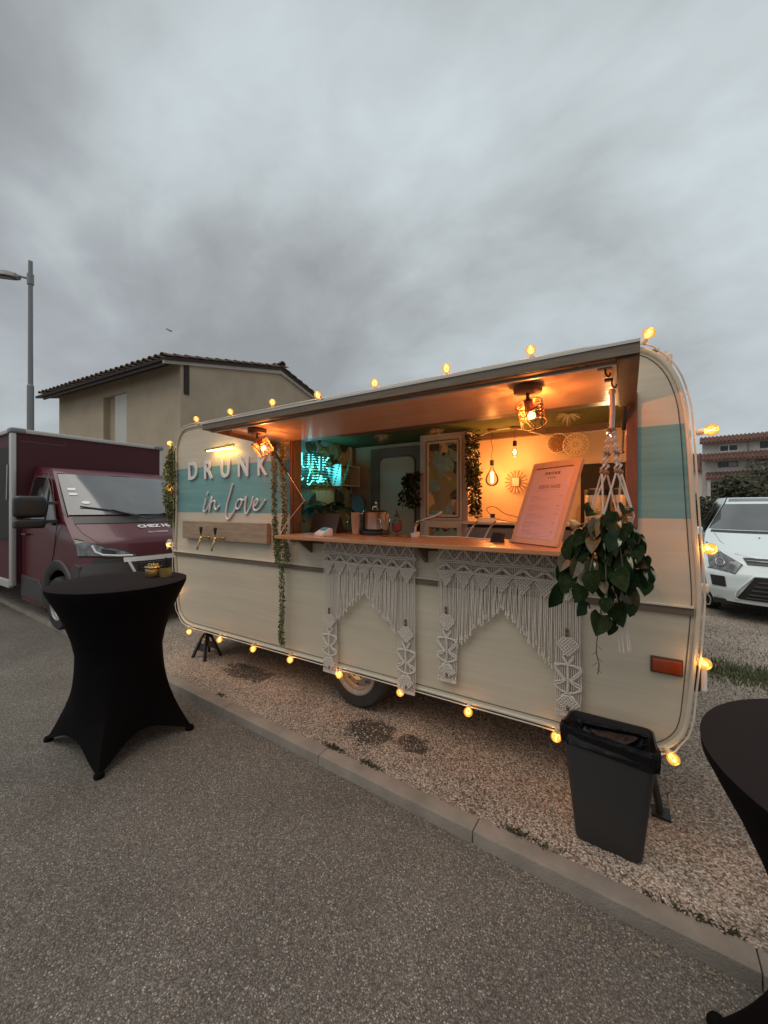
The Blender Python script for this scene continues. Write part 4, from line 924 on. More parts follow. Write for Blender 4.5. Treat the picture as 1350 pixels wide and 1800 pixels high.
def macrame(label, x0, x1, ztop, zmid, zband, cl, cr, zbl, zbr, apex, zlo_l, zlo_r, ncord, seed):
    rnd = random.Random(seed); y = -.036
    t = thing('macrame_hanging', label, 'macrame', ((x0 + x1) / 2, y, ztop), group='macrame hangings under the counter')
    W_ = x1 - x0
    for zz, nm in ((ztop - .004, 'header_rope'), (zmid, 'middle_rope'), (zmid - .012, 'middle_rope'), (zband, 'band_rope'), (zband + .010, 'band_rope')):
        rope(t, [(x0 - .01 + (W_ + .02) * k / 12, y - .006, zz + .003 * sin(k * 1.3 + zz * 9)) for k in range(13)], .0050, nm)
    for row, (za, zb) in enumerate(((ztop - .012, zmid + .008), (zmid - .018, zband + .016))):
        npk = 7 if W_ > .7 else 7
        for off in (0, .013):
            pts = []
            for k in range(npk * 2 + 1):
                xx = x0 + W_ * k / (npk * 2); pts.append((xx, y - .014, (zb if k % 2 == 0 else za) - (off if k % 2 else -off * .0) * 1.0 + (0 if k % 2 else .0)))
            rope(t, smoothline(pts, 3), .0048, 'zigzag_rope')
        pts = [(x0 + W_ * k / (npk * 2), y - .006, (za if k % 2 == 0 else zb)) for k in range(npk * 2 + 1)]
        if row == 0: rope(t, smoothline(pts, 3), .0036, 'zigzag_rope')
        # vertical backing cords of the band
        q = MB()
        for k in range(int(W_ / .0125)): xx = x0 + .006 + k * .0125; q.tube([(xx, y + .002, za + .01), (xx + .002*sin(k), y + .002, zb - .012)], .0034, 4, caps=False)
        q.build('band_cords', 'cord', t, kind='stuff')
        for k in range(npk):
            if row: q = MB(); q.sphere((x0 + W_ * (k + .5) / npk, y - .008, zb + .012), .009, 8, 6, (1, .7, 1.2)); q.build('bead', 'bead', t, smooth=True)
    # inverted woven triangles
    ntri = 7; tw = W_ / ntri
    for k in range(ntri):
        cx = x0 + tw * (k + .5); net(t, cx, zband - .004, zband - .098, lambda s_, tw=tw: tw * .47 * (1 - s_) + .002, y - .012, .0185, 'woven_triangle')
    # arch of loose cords
    xa = (cl + cr) / 2; n = ncord
    for i in range(n):
        x = cl + .006 + (cr - cl - .012) * i / (n - 1); s_ = (x - apex[0])
        if s_ < 0: u = -s_ / (apex[0] - cl); z = apex[1] + (zlo_l - apex[1]) * u ** 1.12
        else: u = s_ / (cr - apex[0]); z = apex[1] + (zlo_r - apex[1]) * u ** 1.12
        tri = (x - x0) / tw % 1.0; zs = zband - .004 - .078 * (1 - abs(tri - .5) * 2)
        tassel_cord(t, x + rnd.uniform(-.002, .002), y - rnd.uniform(0, .008), zs, z + rnd.uniform(-.022, .022), i, .007)
    # side panels
    for (a, b, zb) in ((x0, cl, zbl), (cr, x1, zbr)):
        c = (a + b) / 2; hw = (b - a) / 2 - .004; top = zband - .004; k = (1.06 if zb < .4 else 1.0)
        def z(f): return zb + f
        Z = [z(f * k) for f in (.420, .345, .300, .255, .195, .140, .105, .030)]
        for i in range(12):
            x = a + .006 + (b - a - .012) * i / 11; jit = .002 * sin(i * 2.3)
            bul = 1.0 + .0
            pts = [(x, y, top), (x + jit, y, (top + Z[0]) / 2), (x, y, Z[0]), (c + (x - c) * 1.0, y, Z[2]), (c + (x - c) * 1.12, y, Z[4]), (c + (x - c) * 1.08, y, Z[6]), (x, y - .002, zb + .03)]
            q = MB(); q.tube(pts, .0033, 5, caps=False); q.sphere((x, y - .004, zb + .02 + .006*sin(i*3)), .007, 6, 4); q.tube([(x, y - .004, zb + .02), (x + .003*sin(i), y - .004, zb - .002)], [.004, .0075], 5)
            q.build('cord', 'cord', t, smooth=True)
        net(t, c, Z[0] + .02, Z[1] - .01, lambda s_: hw * (1 - abs(s_ - .45) * 1.3), y - .010, .0185, 'knotted_diamond')
        net(t, c, Z[6] + .01, Z[7], lambda s_: hw * (1 - abs(s_ - .45) * 1.3), y - .010, .0185, 'knotted_diamond')
        for zz, h_ in ((Z[1] - .012, -.045), (Z[1] - .028, -.045), (Z[5] - .004, .035), (Z[5] - .020, .035)):
            pass
        for dz in (0, .014):
            rope(t, smoothline([(c - hw * .5, y - .01, Z[1] - .002 - dz), (c - .004, y - .012, Z[2] + .0 - dz), (c, y - .012, Z[2] - .006 - dz), (c + .004, y - .012, Z[2] - dz), (c + hw * .5, y - .01, Z[1] - .002 - dz)], 3), .0045, 'chevron_rope')
            rope(t, smoothline([(c - hw * .55, y - .01, Z[6] - .004 - dz + .004), (c, y - .012, Z[5] - .010 - dz), (c + hw * .55, y - .01, Z[6] - .0 - dz)], 3), .0045, 'chevron_rope')
            e = 1.12
            for sg in (-1, 1):
                rope(t, smoothline([(c, y - .012, Z[2] - .014), (c + sg*hw*.6, y - .012, Z[3] + .032 - dz*.3), (c + sg*hw*e, y - .010, Z[3] + .020 - dz), (c + sg*hw*.55, y - .012, (Z[3]+Z[4])/2 + .004 - dz), (c + sg*.010, y - .012, Z[4] + .012 - dz*.5)], 4), .0046, 'loop_rope')
                rope(t, smoothline([(c + sg*.010, y - .012, Z[4] + .006 + dz*.5), (c + sg*hw*.55, y - .012, (Z[4]+Z[5])/2 + .012 + dz), (c + sg*hw*e, y - .010, Z[5] + .022 + dz), (c + sg*hw*.6, y - .012, Z[5] + .0), (c, y - .012, Z[5] - .008)], 4), .0046, 'loop_rope')
        rope(t, [(c, y - .014, Z[2] - .01), (c + .002, y - .016, Z[4]), (c, y - .014, Z[5])], .0065, 'spine_rope')
        for zz in (Z[0] + .06, Z[0] + .035): q = MB(); q.sphere((c - .004, y - .012, zz), .010, 8, 6, (1, .8, 1.3)); q.build('bead', 'bead', t, smooth=True)
        q = MB(); q.sphere((c + .002, y - .012, zb + .045), .011, 8, 6, (1, .8, 1.4)); q.build('bead', 'bead', t, smooth=True)
    return t
macrame('smaller cream macrame hanging under the counter above the caravan wheel', -2.055, -1.225, 1.343, 1.243, 1.160, -1.915, -1.362, .285, .300, (-1.655, .965), .735, .705, 66, 1)
macrame('wider cream macrame hanging under the counter beside the grey bin', -1.055, -.205, 1.343, 1.250, 1.172, -.925, -.335, .455, .435, (-.640, .990), .715, .690, 74, 2)

# ------------------------------------------------------------------ leaves, garlands and the hanging plant
def leaf_mesh(L, w, m_, heart=True, fold=.25, droop=.25):
    """a leaf along +y from the origin, folded at the midrib, tip drooping"""
    rows = [0, .06, .18, .34, .52, .70, .86, 1.0]; q = MB(); vs = []
    for t in rows:
        if heart: ww = w * (sin(pi * min(1, t * .86 + .14)) ** .75) * (1 if t < .99 else 0) * (1.05 - .1 * t)
        else: ww = w * sin(pi * min(1, t * .97 + .03)) ** .9
        if t >= .99: ww = .0006
        z = -droop * L * t * t
        vs += [(-ww, t * L - (.05 * L if heart and t < .1 else 0), z + fold * ww), (-ww * .5, t * L, z + fold * ww * .55), (0, t * L, z), (ww * .5, t * L, z + fold * ww * .55), (ww, t * L - (.05 * L if heart and t < .1 else 0), z + fold * ww)]
    fs = []
    for i in range(len(rows) - 1):
        for j in range(4): fs.append((i*5+j, i*5+j+1, i*5+5+j+1, i*5+5+j))
    q.add(vs, fs); o = q.build('leaf', m_, None, local=True, smooth=True); me = o.data; bpy.data.objects.remove(o); return me
HP = thing('hanging_plant', 'big-leaved trailing plant in a knotted rope hanger at the counter end', 'plant', (-.045, -.34, 2.14))
rnd = random.Random(11)
lm = [leaf_mesh(L_, L_ * w_, m_, True, f_, d_) for L_, w_, m_, f_, d_ in ((.13, .36, 'leaf', .15, .45), (.115, .40, 'leaf', .5, .2), (.12, .33, 'leafv', .35, .5), (.10, .42, 'leaf', .05, .3), (.12, .32, 'leafbr', .4, .35), (.095, .38, 'leaf', .65, .5), (.10, .34, 'leafv', .2, .3), (.08, .40, 'leaf', .3, .6), (.11, .30, 'leafbr', .6, .1))]
cen = Vector((-.055, -.36, 1.50))
q = MB(); q.lathe([(.03, -.16), (.055, -.15), (.078, -.09), (.086, -.02), (.088, 0), (.078, 0), (.072, -.01), (.001, -.012)], 20, (-.055, -.36, 1.555)); q.build('pot', 'frame_menu', HP, smooth=True)
# trailing stems: start at the pot rim, arch out and hang
ends = [(-.26, -.44, 1.31), (-.24, -.50, 1.20), (-.16, -.52, 1.12), (-.08, -.54, 1.06), (-.02, -.50, 1.02), (.05, -.48, 1.12), (.10, -.44, 1.24), (.12, -.40, 1.32), (.02, -.55, 1.25), (-.12, -.56, 1.30), (-.20, -.46, 1.42), (.05, -.50, 1.38), (-.05, -.58, 1.17), (.0, -.42, 1.10), (-.10, -.46, 1.42), (.03,-.44,1.46)]
k = 0; leaves_at = []
for e in ends:
    e = Vector(e); e.x = -.055 + (e.x + .055) * .90; e.x -= .012; e.z = 1.48 - (1.50 - e.z) * .76; s0 = cen + Vector((rnd.uniform(-.05, .05), rnd.uniform(-.06, .0), .03)); mid = s0.lerp(e, .45) + Vector((0, -.02, .06)); pts = smoothline([s0, mid, e], 4)
    q = MB(); q.tube(pts, .0028, 5); q.build('stem', 'stem', HP)
    for t in (1, 2, 3, 4, 5, 6, 7, 8): leaves_at.append(pts[min(t, len(pts)-1)] + Vector((rnd.uniform(-.02, .02), rnd.uniform(-.02, .02), 0)))
for e in [(-.13, -.36, 1.59), (.0, -.38, 1.60), (-.05, -.42, 1.58), (-.17, -.38, 1.52), (-.02, -.40, 1.55), (.02, -.36, 1.52), (-.10, -.44, 1.52)]: leaves_at.append(Vector(e))
for i, p in enumerate(leaves_at):
    me = lm[4] if i == len(leaves_at) - 4 else rnd.choice(lm + lm[:2] + lm[3:4])
    o = bpy.data.objects.new('leaf', me); COL.objects.link(o); o.parent = HP
    out = Vector((p.x + .055 + rnd.uniform(-.06, .06), -.35 + rnd.uniform(-.45, .1), -rnd.uniform(.15, .75))).normalized()
    if i >= len(leaves_at) - 7: out.z = rnd.uniform(-.25, .3)
    nrm = Vector((rnd.uniform(-.6, .6), -1 + rnd.uniform(-.2, .4), rnd.uniform(-.1, .9))); zz = (nrm - out * nrm.dot(out)).normalized(); xx = out.cross(zz).normalized()
    m3 = Matrix((xx, out, zz)).transposed(); o.rotation_euler = m3.to_euler(); o.location = p - HP.location; s_ = rnd.uniform(.48, .98); o.scale = (s_, s_, s_)
q = MB(); q.tube(smoothline([(-.085, -.46, 1.14), (-.10, -.49, 1.05), (-.105, -.50, .97), (-.095, -.50, .92), (-.10, -.50, .875)], 4), .0022, 5)
for s_ in range(5): q.tube([(-.102, -.50, 1.0 - s_*.025), (-.102 + (-1)**s_*.018, -.505, .985 - s_*.025)], .0012, 4)
q.build('hanging_root', 'stem', HP)
RH = thing('rope_hanger', 'knotted cotton rope hanger with wooden beads holding the trailing plant', 'plant hanger', (-.045, -.34, 2.14))
q = MB(); q.tube([(-.05, -.36, 2.135), (-.048, -.35, 2.03), (-.052, -.36, 1.945)], .011, 8); q.tube([(-.05 + .012*cos(a), -.36, 2.125 + .012*sin(a)) for a in [i*.7 for i in range(9)]], .004, 6, closed=True); q.build('hanging_loop', 'cordpink', RH, smooth=True)
for k in range(4):
    a = k * pi/2 + .5; q = MB(); top = Vector((-.052 + .010*cos(a), -.36 + .01*sin(a), 1.95)); n = 26; pts = []
    for i in range(n + 1):
        t = i / n; rr = .010 + .032 * t; pts.append((-.052 + rr*cos(a) + .006*sin(i*1.5), -.36 + rr*sin(a) + .006*cos(i*1.5), 1.95 - .19 * t))
    q.tube(pts, .0052, 6); q.build('twisted_rope', 'cordpink', RH, smooth=True)
    for s_ in (-1, 1):
        q = MB(); b = a + s_ * pi/4; q.tube([(-.052 + .042*cos(a), -.36 + .042*sin(a), 1.76), (-.055 + .092*cos(b), -.36 + .092*sin(b), 1.56), (-.055 + .06*cos(a), -.36 + .06*sin(a), 1.40), (-.055, -.36, 1.34)], .0042, 6); q.build('rope', 'cordpink', RH, smooth=True)
    for zz in (.0, .105, .19):
        q = MB(); rr = .010 + .032 * zz / .19; q.sphere((-.052 + rr*cos(a), -.36 + rr*sin(a), 1.95 - zz), .011, 8, 6); q.build('bead', 'wicker', RH, smooth=True)
q = MB()
for k in range(14):
    a = k * .9; q.tube([(-.055 + .01*cos(a), -.36 + .01*sin(a), 1.345), (-.02 + .016*cos(a), -.48, 1.17), (.0 + .02*cos(a), -.50 + .01*sin(a), 1.00 + .01*sin(k))], .0025, 4)
q.build('tail_tassel', 'cordpink', RH)

def garland(name, label, paths, radius, dens, leaf, mats, cat='garland', seed=1, group=None):
    rnd = random.Random(seed); p0 = paths[0][0]; t = thing(name, label, cat, p0, group=group); q = MB(); s_ = MB()
    for path in paths:
        pts = smoothline(path, 8); s_.tube(pts, .0022, 5)
        L = sum((pts[i+1] - pts[i]).length for i in range(len(pts) - 1)); n = int(L * dens)
        for k in range(n):
            f = rnd.random() * (len(pts) - 1.001); i = int(f); p = pts[i].lerp(pts[i+1], f - i); tt = f / (len(pts) - 1)
            rr = radius(tt) if callable(radius) else radius
            d = Vector((rnd.gauss(0, 1), rnd.gauss(0, 1), rnd.gauss(0, .7))).normalized(); c = p + d * rr * rnd.random() ** .6
            a = (d + Vector((0, 0, -.5 + rnd.gauss(0, .4)))).normalized(); b = a.orthogonal(); b.rotate(Matrix.Rotation(rnd.uniform(0, 6), 3, a)); l = leaf * rnd.uniform(.6, 1.2)
            q.cm = rnd.randrange(len(mats)); q.add([c, c + a*l*.5 + b*l*.3, c + a*l, c + a*l*.5 - b*l*.3], [(0, 1, 2, 3)])
    q.build('foliage', mats, t, kind='stuff'); s_.build('stem', 'stem', t); return t
garland('vine_garland', 'long thin vine trailing from the hatch end down past the belt rail', [[(-2.575, -.09, 2.15), (-2.565, -.09, 1.9), (-2.575, -.08, 1.6), (-2.56, -.08, 1.35), (-2.55, -.07, 1.12)], [(-2.56, -.085, 1.35), (-2.51, -.08, 1.28), (-2.50, -.07, 1.0), (-2.49, -.07, .75), (-2.505, -.07, .55), (-2.49, -.07, .42)]],
        lambda t: .022 - .006*t, 1500, .018, ['vine', 'vine_pale', 'vine'], seed=3, group='thin vines beside the hatch jamb')
garland('vine_garland', 'shorter thin vine close beside the hatch jamb, ending below the counter', [[(-2.45, -.10, 2.14), (-2.455, -.10, 1.9), (-2.44, -.09, 1.6), (-2.46, -.08, 1.36)], [(-2.46, -.08, 1.36), (-2.44, -.07, 1.24), (-2.43, -.07, 1.14)]],
        .021, 1500, .018, ['vine', 'vine_pale', 'vine'], seed=4, group='thin vines beside the hatch jamb')
garland('bushy_garland', 'bushy green garland hanging down the far front corner of the caravan', [[(-4.29, .0, 2.27), (-4.30, -.01, 2.0), (-4.31, -.01, 1.7), (-4.30, .0, 1.38)], [(-4.27, -.02, 2.2), (-4.27, -.04, 1.8), (-4.28, -.03, 1.45)]],
        lambda t: .03 + .055 * sin(pi * min(1, t * 1.05)), 1700, .028, ['vine', 'vine_pale'], seed=5)
garland('bushy_garland', 'dark bushy artificial plant hanging at the left of the warm-lit niche', [[(-1.345, 1.49, 2.37), (-1.34, 1.47, 2.1), (-1.335, 1.47, 1.85)], [(-1.33, 1.48, 2.0), (-1.32, 1.46, 1.75), (-1.31, 1.47, 1.52)]],
        lambda t: .075 - .02*t, 2600, .028, ['leaf', 'vine', 'weed'], seed=6)
garland('hanging_foliage', 'dark leafy plant hanging on the cupboard side in front of the back door', [[(-2.02, 1.46, 1.98), (-2.03, 1.44, 1.75), (-2.02, 1.45, 1.58)], [(-2.0, 1.46, 1.95), (-2.08, 1.44, 1.88), (-2.13, 1.43, 1.62)]],
        .06, 700, .05, ['leaf', 'weed'], cat='plant', seed=7)

# ------------------------------------------------------------------ neon sign on the jungle partition
NS = thing('neon_sign', 'glowing turquoise neon lettering on the leafy wall inside the caravan', 'neon sign', (-3.10, .95, 2.0))
def nline(pts, r=.010):
    q = MB(); q.tube([(-3.095, a, b) for a, b in pts], r, 8); return q.build('neon_letter', 'neon', NS, smooth=True)
def nletter(ch, y0, w=.118, z0=2.045, h=.165):
    S = {'D': [[(0,0),(0,1),(.55,1),(.95,.72),(.95,.28),(.55,0),(0,0)]], 'R': [[(0,0),(0,1),(.7,1),(.9,.78),(.7,.52),(.05,.5)],[(.45,.5),(.95,0)]], 'U': [[(0,1),(0,.25),(.25,0),(.7,0),(.95,.25),(.95,1)]],
         'N': [[(0,0),(0,1),(.95,0),(.95,1)]], 'K': [[(0,0),(0,1)],[(.9,1),(.05,.48),(.95,0)]]}[ch]
    q = MB()
    for pl in S:
        q.tube([(-3.095, y0 + a*w, z0 + b*h) for a, b in pl], .0105, 8)
    q.build('neon_letter', 'neon', NS, smooth=True)
for i, ch in enumerate('DRUNK'): nletter(ch, .42 + .183 * i)
for s_ in script:
    nline([(.90 + (p.x + 3.3) * .58, 1.855 + (p.z - 1.479) * .56) for p in smoothline([(a, 0, b) for a, b in s_], 3)], .0085)
q = MB(); q.box((-3.115, .35, 1.84), (-3.106, 1.36, 2.22)); q.build('clear_backing', 'glass', NS)
for yy in (.62, .84, 1.04, 1.24): lamp('neon_glow', (-3.02 - NS.location.x, yy - NS.location.y, 2.04 - NS.location.z), .85, (.07, .80, 1.0), NS, .03)
# potted palm below the sign
def frond(m_, base, d, L, droop, rnd, w=.02, n=14):
    base = Vector(base); d = Vector(d).normalized(); side = d.cross(Vector((0, 0, 1))).normalized(); pts = []
    for i in range(n + 1): t = i / n; pts.append(base + d * L * t + Vector((0, 0, L * (.55 * t - droop * t * t))))
    m_.tube(pts, .002, 4)
    for i in range(2, n + 1):
        for sg in (-1, 1):
            p = pts[i]; l = L * .34 * (1 - abs(i / n - .5)); e = p + side * sg * l + (pts[i] - pts[i-1]) * 1.6 + Vector((0, 0, -l * .45)); m_.add([p, p.lerp(e, .4) + Vector((0, 0, w * .5)), e, p.lerp(e, .4) - (pts[i] - pts[i-1]).normalized() * w * .6], [(0, 1, 2, 3)])
PP = thing('potted_palm', 'arching palm-like plant in a dark pot beneath the neon sign', 'plant', (-2.82, 1.0, 1.33)); rnd = random.Random(5)
for i in range(11):
    q = MB(); a = i * .57; frond(q, (-2.84, .98, 1.52), (cos(a), sin(a), .6), rnd.uniform(.26, .42), rnd.uniform(.7, 1.2), rnd); q.build('frond', ('vine', 'leaf', 'leafbr')[i % 3], PP)
for i in range(5):
    q = MB(); frond(q, (-2.98, .82 + .12*i, 1.75), (.25, .4 * (i - 2) * .4, 1), .38, .35, rnd); q.build('frond', 'vine', PP)
q = MB(); q.lathe([(.06, 0), (.085, .15), (.09, .2), (.08, .2), (.001, .19)], 18, (-2.84, .98, 1.33)); q.build('pot', 'black', PP, smooth=True)
q = MB(); q.box((-3.08, .55, 1.30), (-2.62, 1.35, 1.329)); q.build('plant_shelf', 'wood_dark', IN)

# ------------------------------------------------------------------ plumes under the ceiling
for i, (x, y, lab) in enumerate([(-2.27, 1.19, 'pale dried plume under the ceiling in front of the back door'), (-1.64, 1.22, 'pale dried plume hanging above the leafy cupboard door'), (-.42, 1.25, 'pale dried plume above the pair of rattan rings')]):
    q = MB(); rnd = random.Random(i + 3)
    for k in range(60):
        d = Vector((rnd.gauss(0, 1), rnd.gauss(0, .6), -abs(rnd.gauss(0, .45)) - .15)).normalized(); l = rnd.uniform(.06, .12); q.tube([(x, y, 2.40), (x + d.x*l*.6, y + d.y*l*.6, 2.40 + d.z*l*.4), (x + d.x*l, y + d.y*l, 2.40 + d.z*l)], [.002, .0018, .0006], 4)
    tag(q.build('dried_plume', 'feather'), lab, 'dried flowers', 'dried plumes under the caravan ceiling')
# ------------------------------------------------------------------ pendants in the niche
def pendant(label, x, y, ztop, zs, big, w):
    t = thing('pendant_bulb', label, 'pendant lamp', (x, y, ztop), group='bare filament bulbs over the niche')
    q = MB(); q.lathe([(.045, 0), (.045, -.015), (.03, -.02), (.001, -.02)], 16, (x, y, ztop)); q.build('ceiling_rose', 'wood_dark', t, smooth=True)
    q = MB(); q.tube([(x + .008 * sin(k * 1.1), y, ztop - .02 + (zs + .05 - ztop + .02) * k / 12) for k in range(13)], .0028, 5); q.build('cable', 'black', t)
    q = MB(); q.cyl((x, y, zs + .055), (x, y, zs), .020, n=14); q.build('bulb_socket', 'black', t, smooth=True)
    q = MB()
    if big: pr = [(.013, 0), (.015, -.02), (.03, -.06), (.055, -.10), (.068, -.14), (.066, -.17), (.048, -.20), (.02, -.214), (.0005, -.216)]
    else: pr = [(.012, 0), (.014, -.015), (.024, -.045), (.027, -.07), (.020, -.095), (.0005, -.108)]
    q.lathe(pr, 22, (x, y, zs), cap=False); q.build('bulb_glass', 'edison', t, smooth=True)
    q = MB(); h0, h1, rr = ((-.07, -.17, .012) if big else (-.03, -.085, .007))
    for k in range(5 if big else 4):
        a = k * 1.3; q.tube([(x + rr*cos(a), y + rr*sin(a), zs + h0), (x + rr*cos(a + .3), y + rr*sin(a + .3), zs + h1)], .0030 if big else .0026, 5)
    q.build('filament', 'filament', t)
    lamp('pendant_light', (0, 0, zs - ztop + (h0 + h1) / 2), w, (1, .35, .08), t, .022)
pendant('large teardrop filament bulb hanging low in the niche beside the bushy plant', -1.17, 1.58, 2.404, 2.03, True, 15)
pendant('small filament bulb hanging higher, right of the large teardrop one', -.94, 1.58, 2.404, 2.21, False, 10)
q = MB(); q.tube(smoothline([(-1.30, 1.62, 2.36), (-1.17, 1.57, 2.38), (-.94, 1.57, 2.39), (-.6, 1.84, 2.31), (-.3, 1.85, 2.33), (.1, 1.85, 2.36)], 4), .005, 6); tag(q.build('white_cable', 'white'), 'white lighting cable running along the top of the niche wall', 'cable')
WS = thing('cabin_lamp', 'small bare lamp on a stem inside the hatch, behind the rope hanger', 'lamp', (-.085, .60, 2.404))
q = MB(); q.cyl((0, 0, 0), (0, 0, -.24), .007, n=8).cyl((0, 0, -.24), (0, 0, -.29), .017, n=12); q.build('stem', 'brass', WS, local=True, smooth=True)
q = MB(); q.sphere((0, 0, -.312), .024, 14, 10); q.build('bulb', 'bulb_hot', WS, local=True, smooth=True)
lamp('cabin_light', (0, 0, -.312), 24, (1, .55, .24), WS, .02)
# sunburst mirror and rattan rings
SM = thing('sunburst_mirror', 'small sunburst rattan frame with a square picture, on the warm wall', 'wall decoration', (-.985, 1.85, 1.862))
for k in range(34):
    a = 2*pi*k/34; r1 = .118 * (.92 + .1 * (k % 2)); q = MB(); q.tube([(-.985 + .05*cos(a), 1.835, 1.865 + .05*sin(a)), (-.985 + r1*cos(a), 1.825, 1.865 + r1*sin(a)*1.05)], [.0030, .0055], 5); q.build('ray', ('rattan_w', 'wicker')[k % 2], SM)
q = MB(); q.box((-1.03, 1.818, 1.815), (-.945, 1.831, 1.92)); q.build('picture_frame', 'wood_dark', SM)
q = MB(); q.box((-1.022, 1.814, 1.823), (-.953, 1.8175, 1.912)); q.build('picture', 'paper_menu', SM)
def rring(label, x, z, R, style, y=1.832):
    t = thing('rattan_ring', label, 'wall decoration', (x, y, z), group='round rattan wall ornaments')
    q = MB(); q.tube([(x + R*cos(2*pi*k/32), y, z + R*sin(2*pi*k/32)) for k in range(32)], .0065, 6, closed=True); q.build('hoop', 'rattan_w', t, smooth=True)
    m_ = 'wicker' if style else 'rattan_w'
    for rr, n in ((R * .72, 16), (R * .42, 12)):
        for k in range(n):
            a = 2*pi*k/n; w = rr * pi / n * .9; q = MB()
            q.tube(smoothline([(x + rr*.5*cos(a), y - .004, z + rr*.5*sin(a)), (x + rr*cos(a - .5*w/rr*1.6), y - .006, z + rr*sin(a - .5*w/rr*1.6)), (x + rr*1.28*cos(a), y - .004, z + rr*1.28*sin(a)), (x + rr*cos(a + .5*w/rr*1.6), y - .006, z + rr*sin(a + .5*w/rr*1.6)), (x + rr*.5*cos(a), y - .004, z + rr*.5*sin(a))], 3), .0040, 5); q.build('petal_loop', m_, t)
    q = MB(); q.sphere((x, y - .004, z), .014, 10, 6, (1, .4, 1)); q.build('centre_knot', m_, t)
rring('darker open-petal rattan ring on the left of the overlapping pair', -.578, 2.245, .098, True); rring('pale woven rattan ring overlapping the darker one', -.412, 2.212, .112, False, 1.808)

# ------------------------------------------------------------------ things on the counter and shelves
ZC = 1.3725
MBD = thing('menu_board', 'pink drinks menu in a wooden frame leaning on the counter', 'menu board', (-.473, .034, ZC))
ax = Vector((.824, -.566, 0)).normalized(); ay = Vector((.566 * .372, .824 * .372, .936)).normalized(); az = ax.cross(ay)   # az faces the viewer
ob = Vector((-.628, .14, ZC + .004))
def mq(name, u0, u1, v0, v1, d0, d1, m_, parent=MBD, kind=None):
    q = MB(); c = [ob + ax*u + ay*v + az*d for d in (d0, d1) for v in (v0, v1) for u in (u0, u1)]
    q.add(c, [(0, 1, 3, 2), (4, 6, 7, 5), (0, 4, 5, 1), (1, 5, 7, 3), (3, 7, 6, 2), (2, 6, 4, 0)]); return q.build(name, m_, parent, kind=kind)
BWd, BHt = .372, .548
mq('backing_board', 0, BWd, 0, BHt, -.022, 0, 'frame_menu'); pm = mq('menu_sheet', .035, BWd - .035, .035, BHt - .055, .0005, .002, 'paper_menu')
mq('clip_bar', .045, BWd - .045, BHt - .047, BHt - .043, .0021, .005, 'ink'); mq('lower_ledge', .0, BWd, -.004, .012, .0001, .014, 'frame_menu')
RM = Matrix((ax, ay, az)).transposed().to_euler()
def mt(s_, size, u, v, m_='ink', al='CENTER', sx=1.0, off=0.0, space=1.0, parent=pm):
    par_off = Vector(MBD.location); o = text(s_, size, 'print', m_, parent, ob + ax*u + ay*v + az*.0024 - par_off, RM, .0002, off, al, sx, space); return o
mt('DRUNK', .026, BWd/2, BHt - .092, off=.0012, space=1.5); mt('in Love', .022, BWd/2, BHt - .118, 'ink'); mt('BOISSONS CHAUDES', .034, BWd/2 + .005, BHt - .185, 'ink2', sx=.52, off=.0008); 
q = MB()
rnd = random.Random(2)
def mbar(u, v, w, h): c = [ob + ax*uu + ay*vv + az*.0024 for uu, vv in ((u, v), (u + w, v), (u + w, v + h), (u, v + h))]; q.add(c, [(0, 1, 2, 3)])
def words_(u, v, w, h):
    x = u
    while x < u + w: l = rnd.uniform(.006, .018); mbar(x, v, min(l, u + w - x), h); x += l + .003
for k, v in enumerate((.305, .245, .190, .135, .080)):
    words_(.072, v, .07 + .02 * (k % 2), .0035)
    for j in range(3 if k < 4 else 2): words_(.066, v - .011 - .009*j, (.16, .14, .06)[j], .0016)
    words_(BWd - .085, v + .002, .022, .004)
words_(.09, BHt - .198, .19, .0018)
q.build('small_print', 'ink2', pm, kind='stuff')
q = MB()
for (u0, v0, su, sv) in ((.05, .05, 1, 1), (BWd - .05, .05, -1, 1), (.05, BHt - .07, 1, -1), (BWd - .05, BHt - .07, -1, -1)):
    c = [ob + ax*(u0 + su*a) + ay*(v0 + sv*b) + az*.003 for a, b in ((0, .13), (.004, .05), (.018, .018), (.05, .004), (.12, 0))]; q.tube(smoothline(c, 3), .0006, 3)
q.build('border_line', 'white', pm)
for sg in (.08, .28): mq('rear_foot', sg, sg + .03, -.002, .012, -.13, -.0225, 'frame_menu')
q = MB(); p = ob + ax * -.012 + ay * (BHt - .02) - az*.03; q.cyl(p, p + ax*.035 - ay*.004, .013, n=12).tube([p + ax*.035, p + ax*.07 + ay*.004, p + ax*.12 + ay*.012], .006, 6); tag(q.build('clip_spotlight', 'brass', smooth=True), 'little brass clip spotlight at the top corner of the menu board', 'spotlight')
# card terminal
CTM = thing('card_terminal', 'white wedge-shaped card reader on the near edge of the counter', 'card reader', (-2.02, -.08, ZC))
q = MB(); q.prism([(-.045, 0), (.05, 0), (.05, .055), (.03, .062), (-.045, .022)], -.065, .065, 'yz'); 
Q = Matrix.Rotation(rad(-20), 3, 'Z'); q.v = [tuple(Q @ Vector(v)) for v in q.v]; q.build('casing', 'white', CTM, local=True, bevel=.006, smooth=True)
q = MB(); q.v = []; c = [(-.045, -.010, .0405), (.045, -.010, .0405), (.045, .022, .0585), (-.045, .022, .0585)]; q.add([tuple(Q @ Vector((a, b, z + .002))) for a, b, z in c], [(0, 1, 2, 3)]); q.build('screen', 'black', CTM, local=True)
# till tablet stand
q = MB(); q.prism([(.16, 0), (.30, 0), (.22, .17)], -2.39, -2.09, 'yz'); q.v = [(x, y + .0, z + ZC) for x, y, z in q.v]; tag(q.build('tablet_stand', 'black', bevel=.004), 'black folded tablet stand at the far end of the counter', 'tablet')
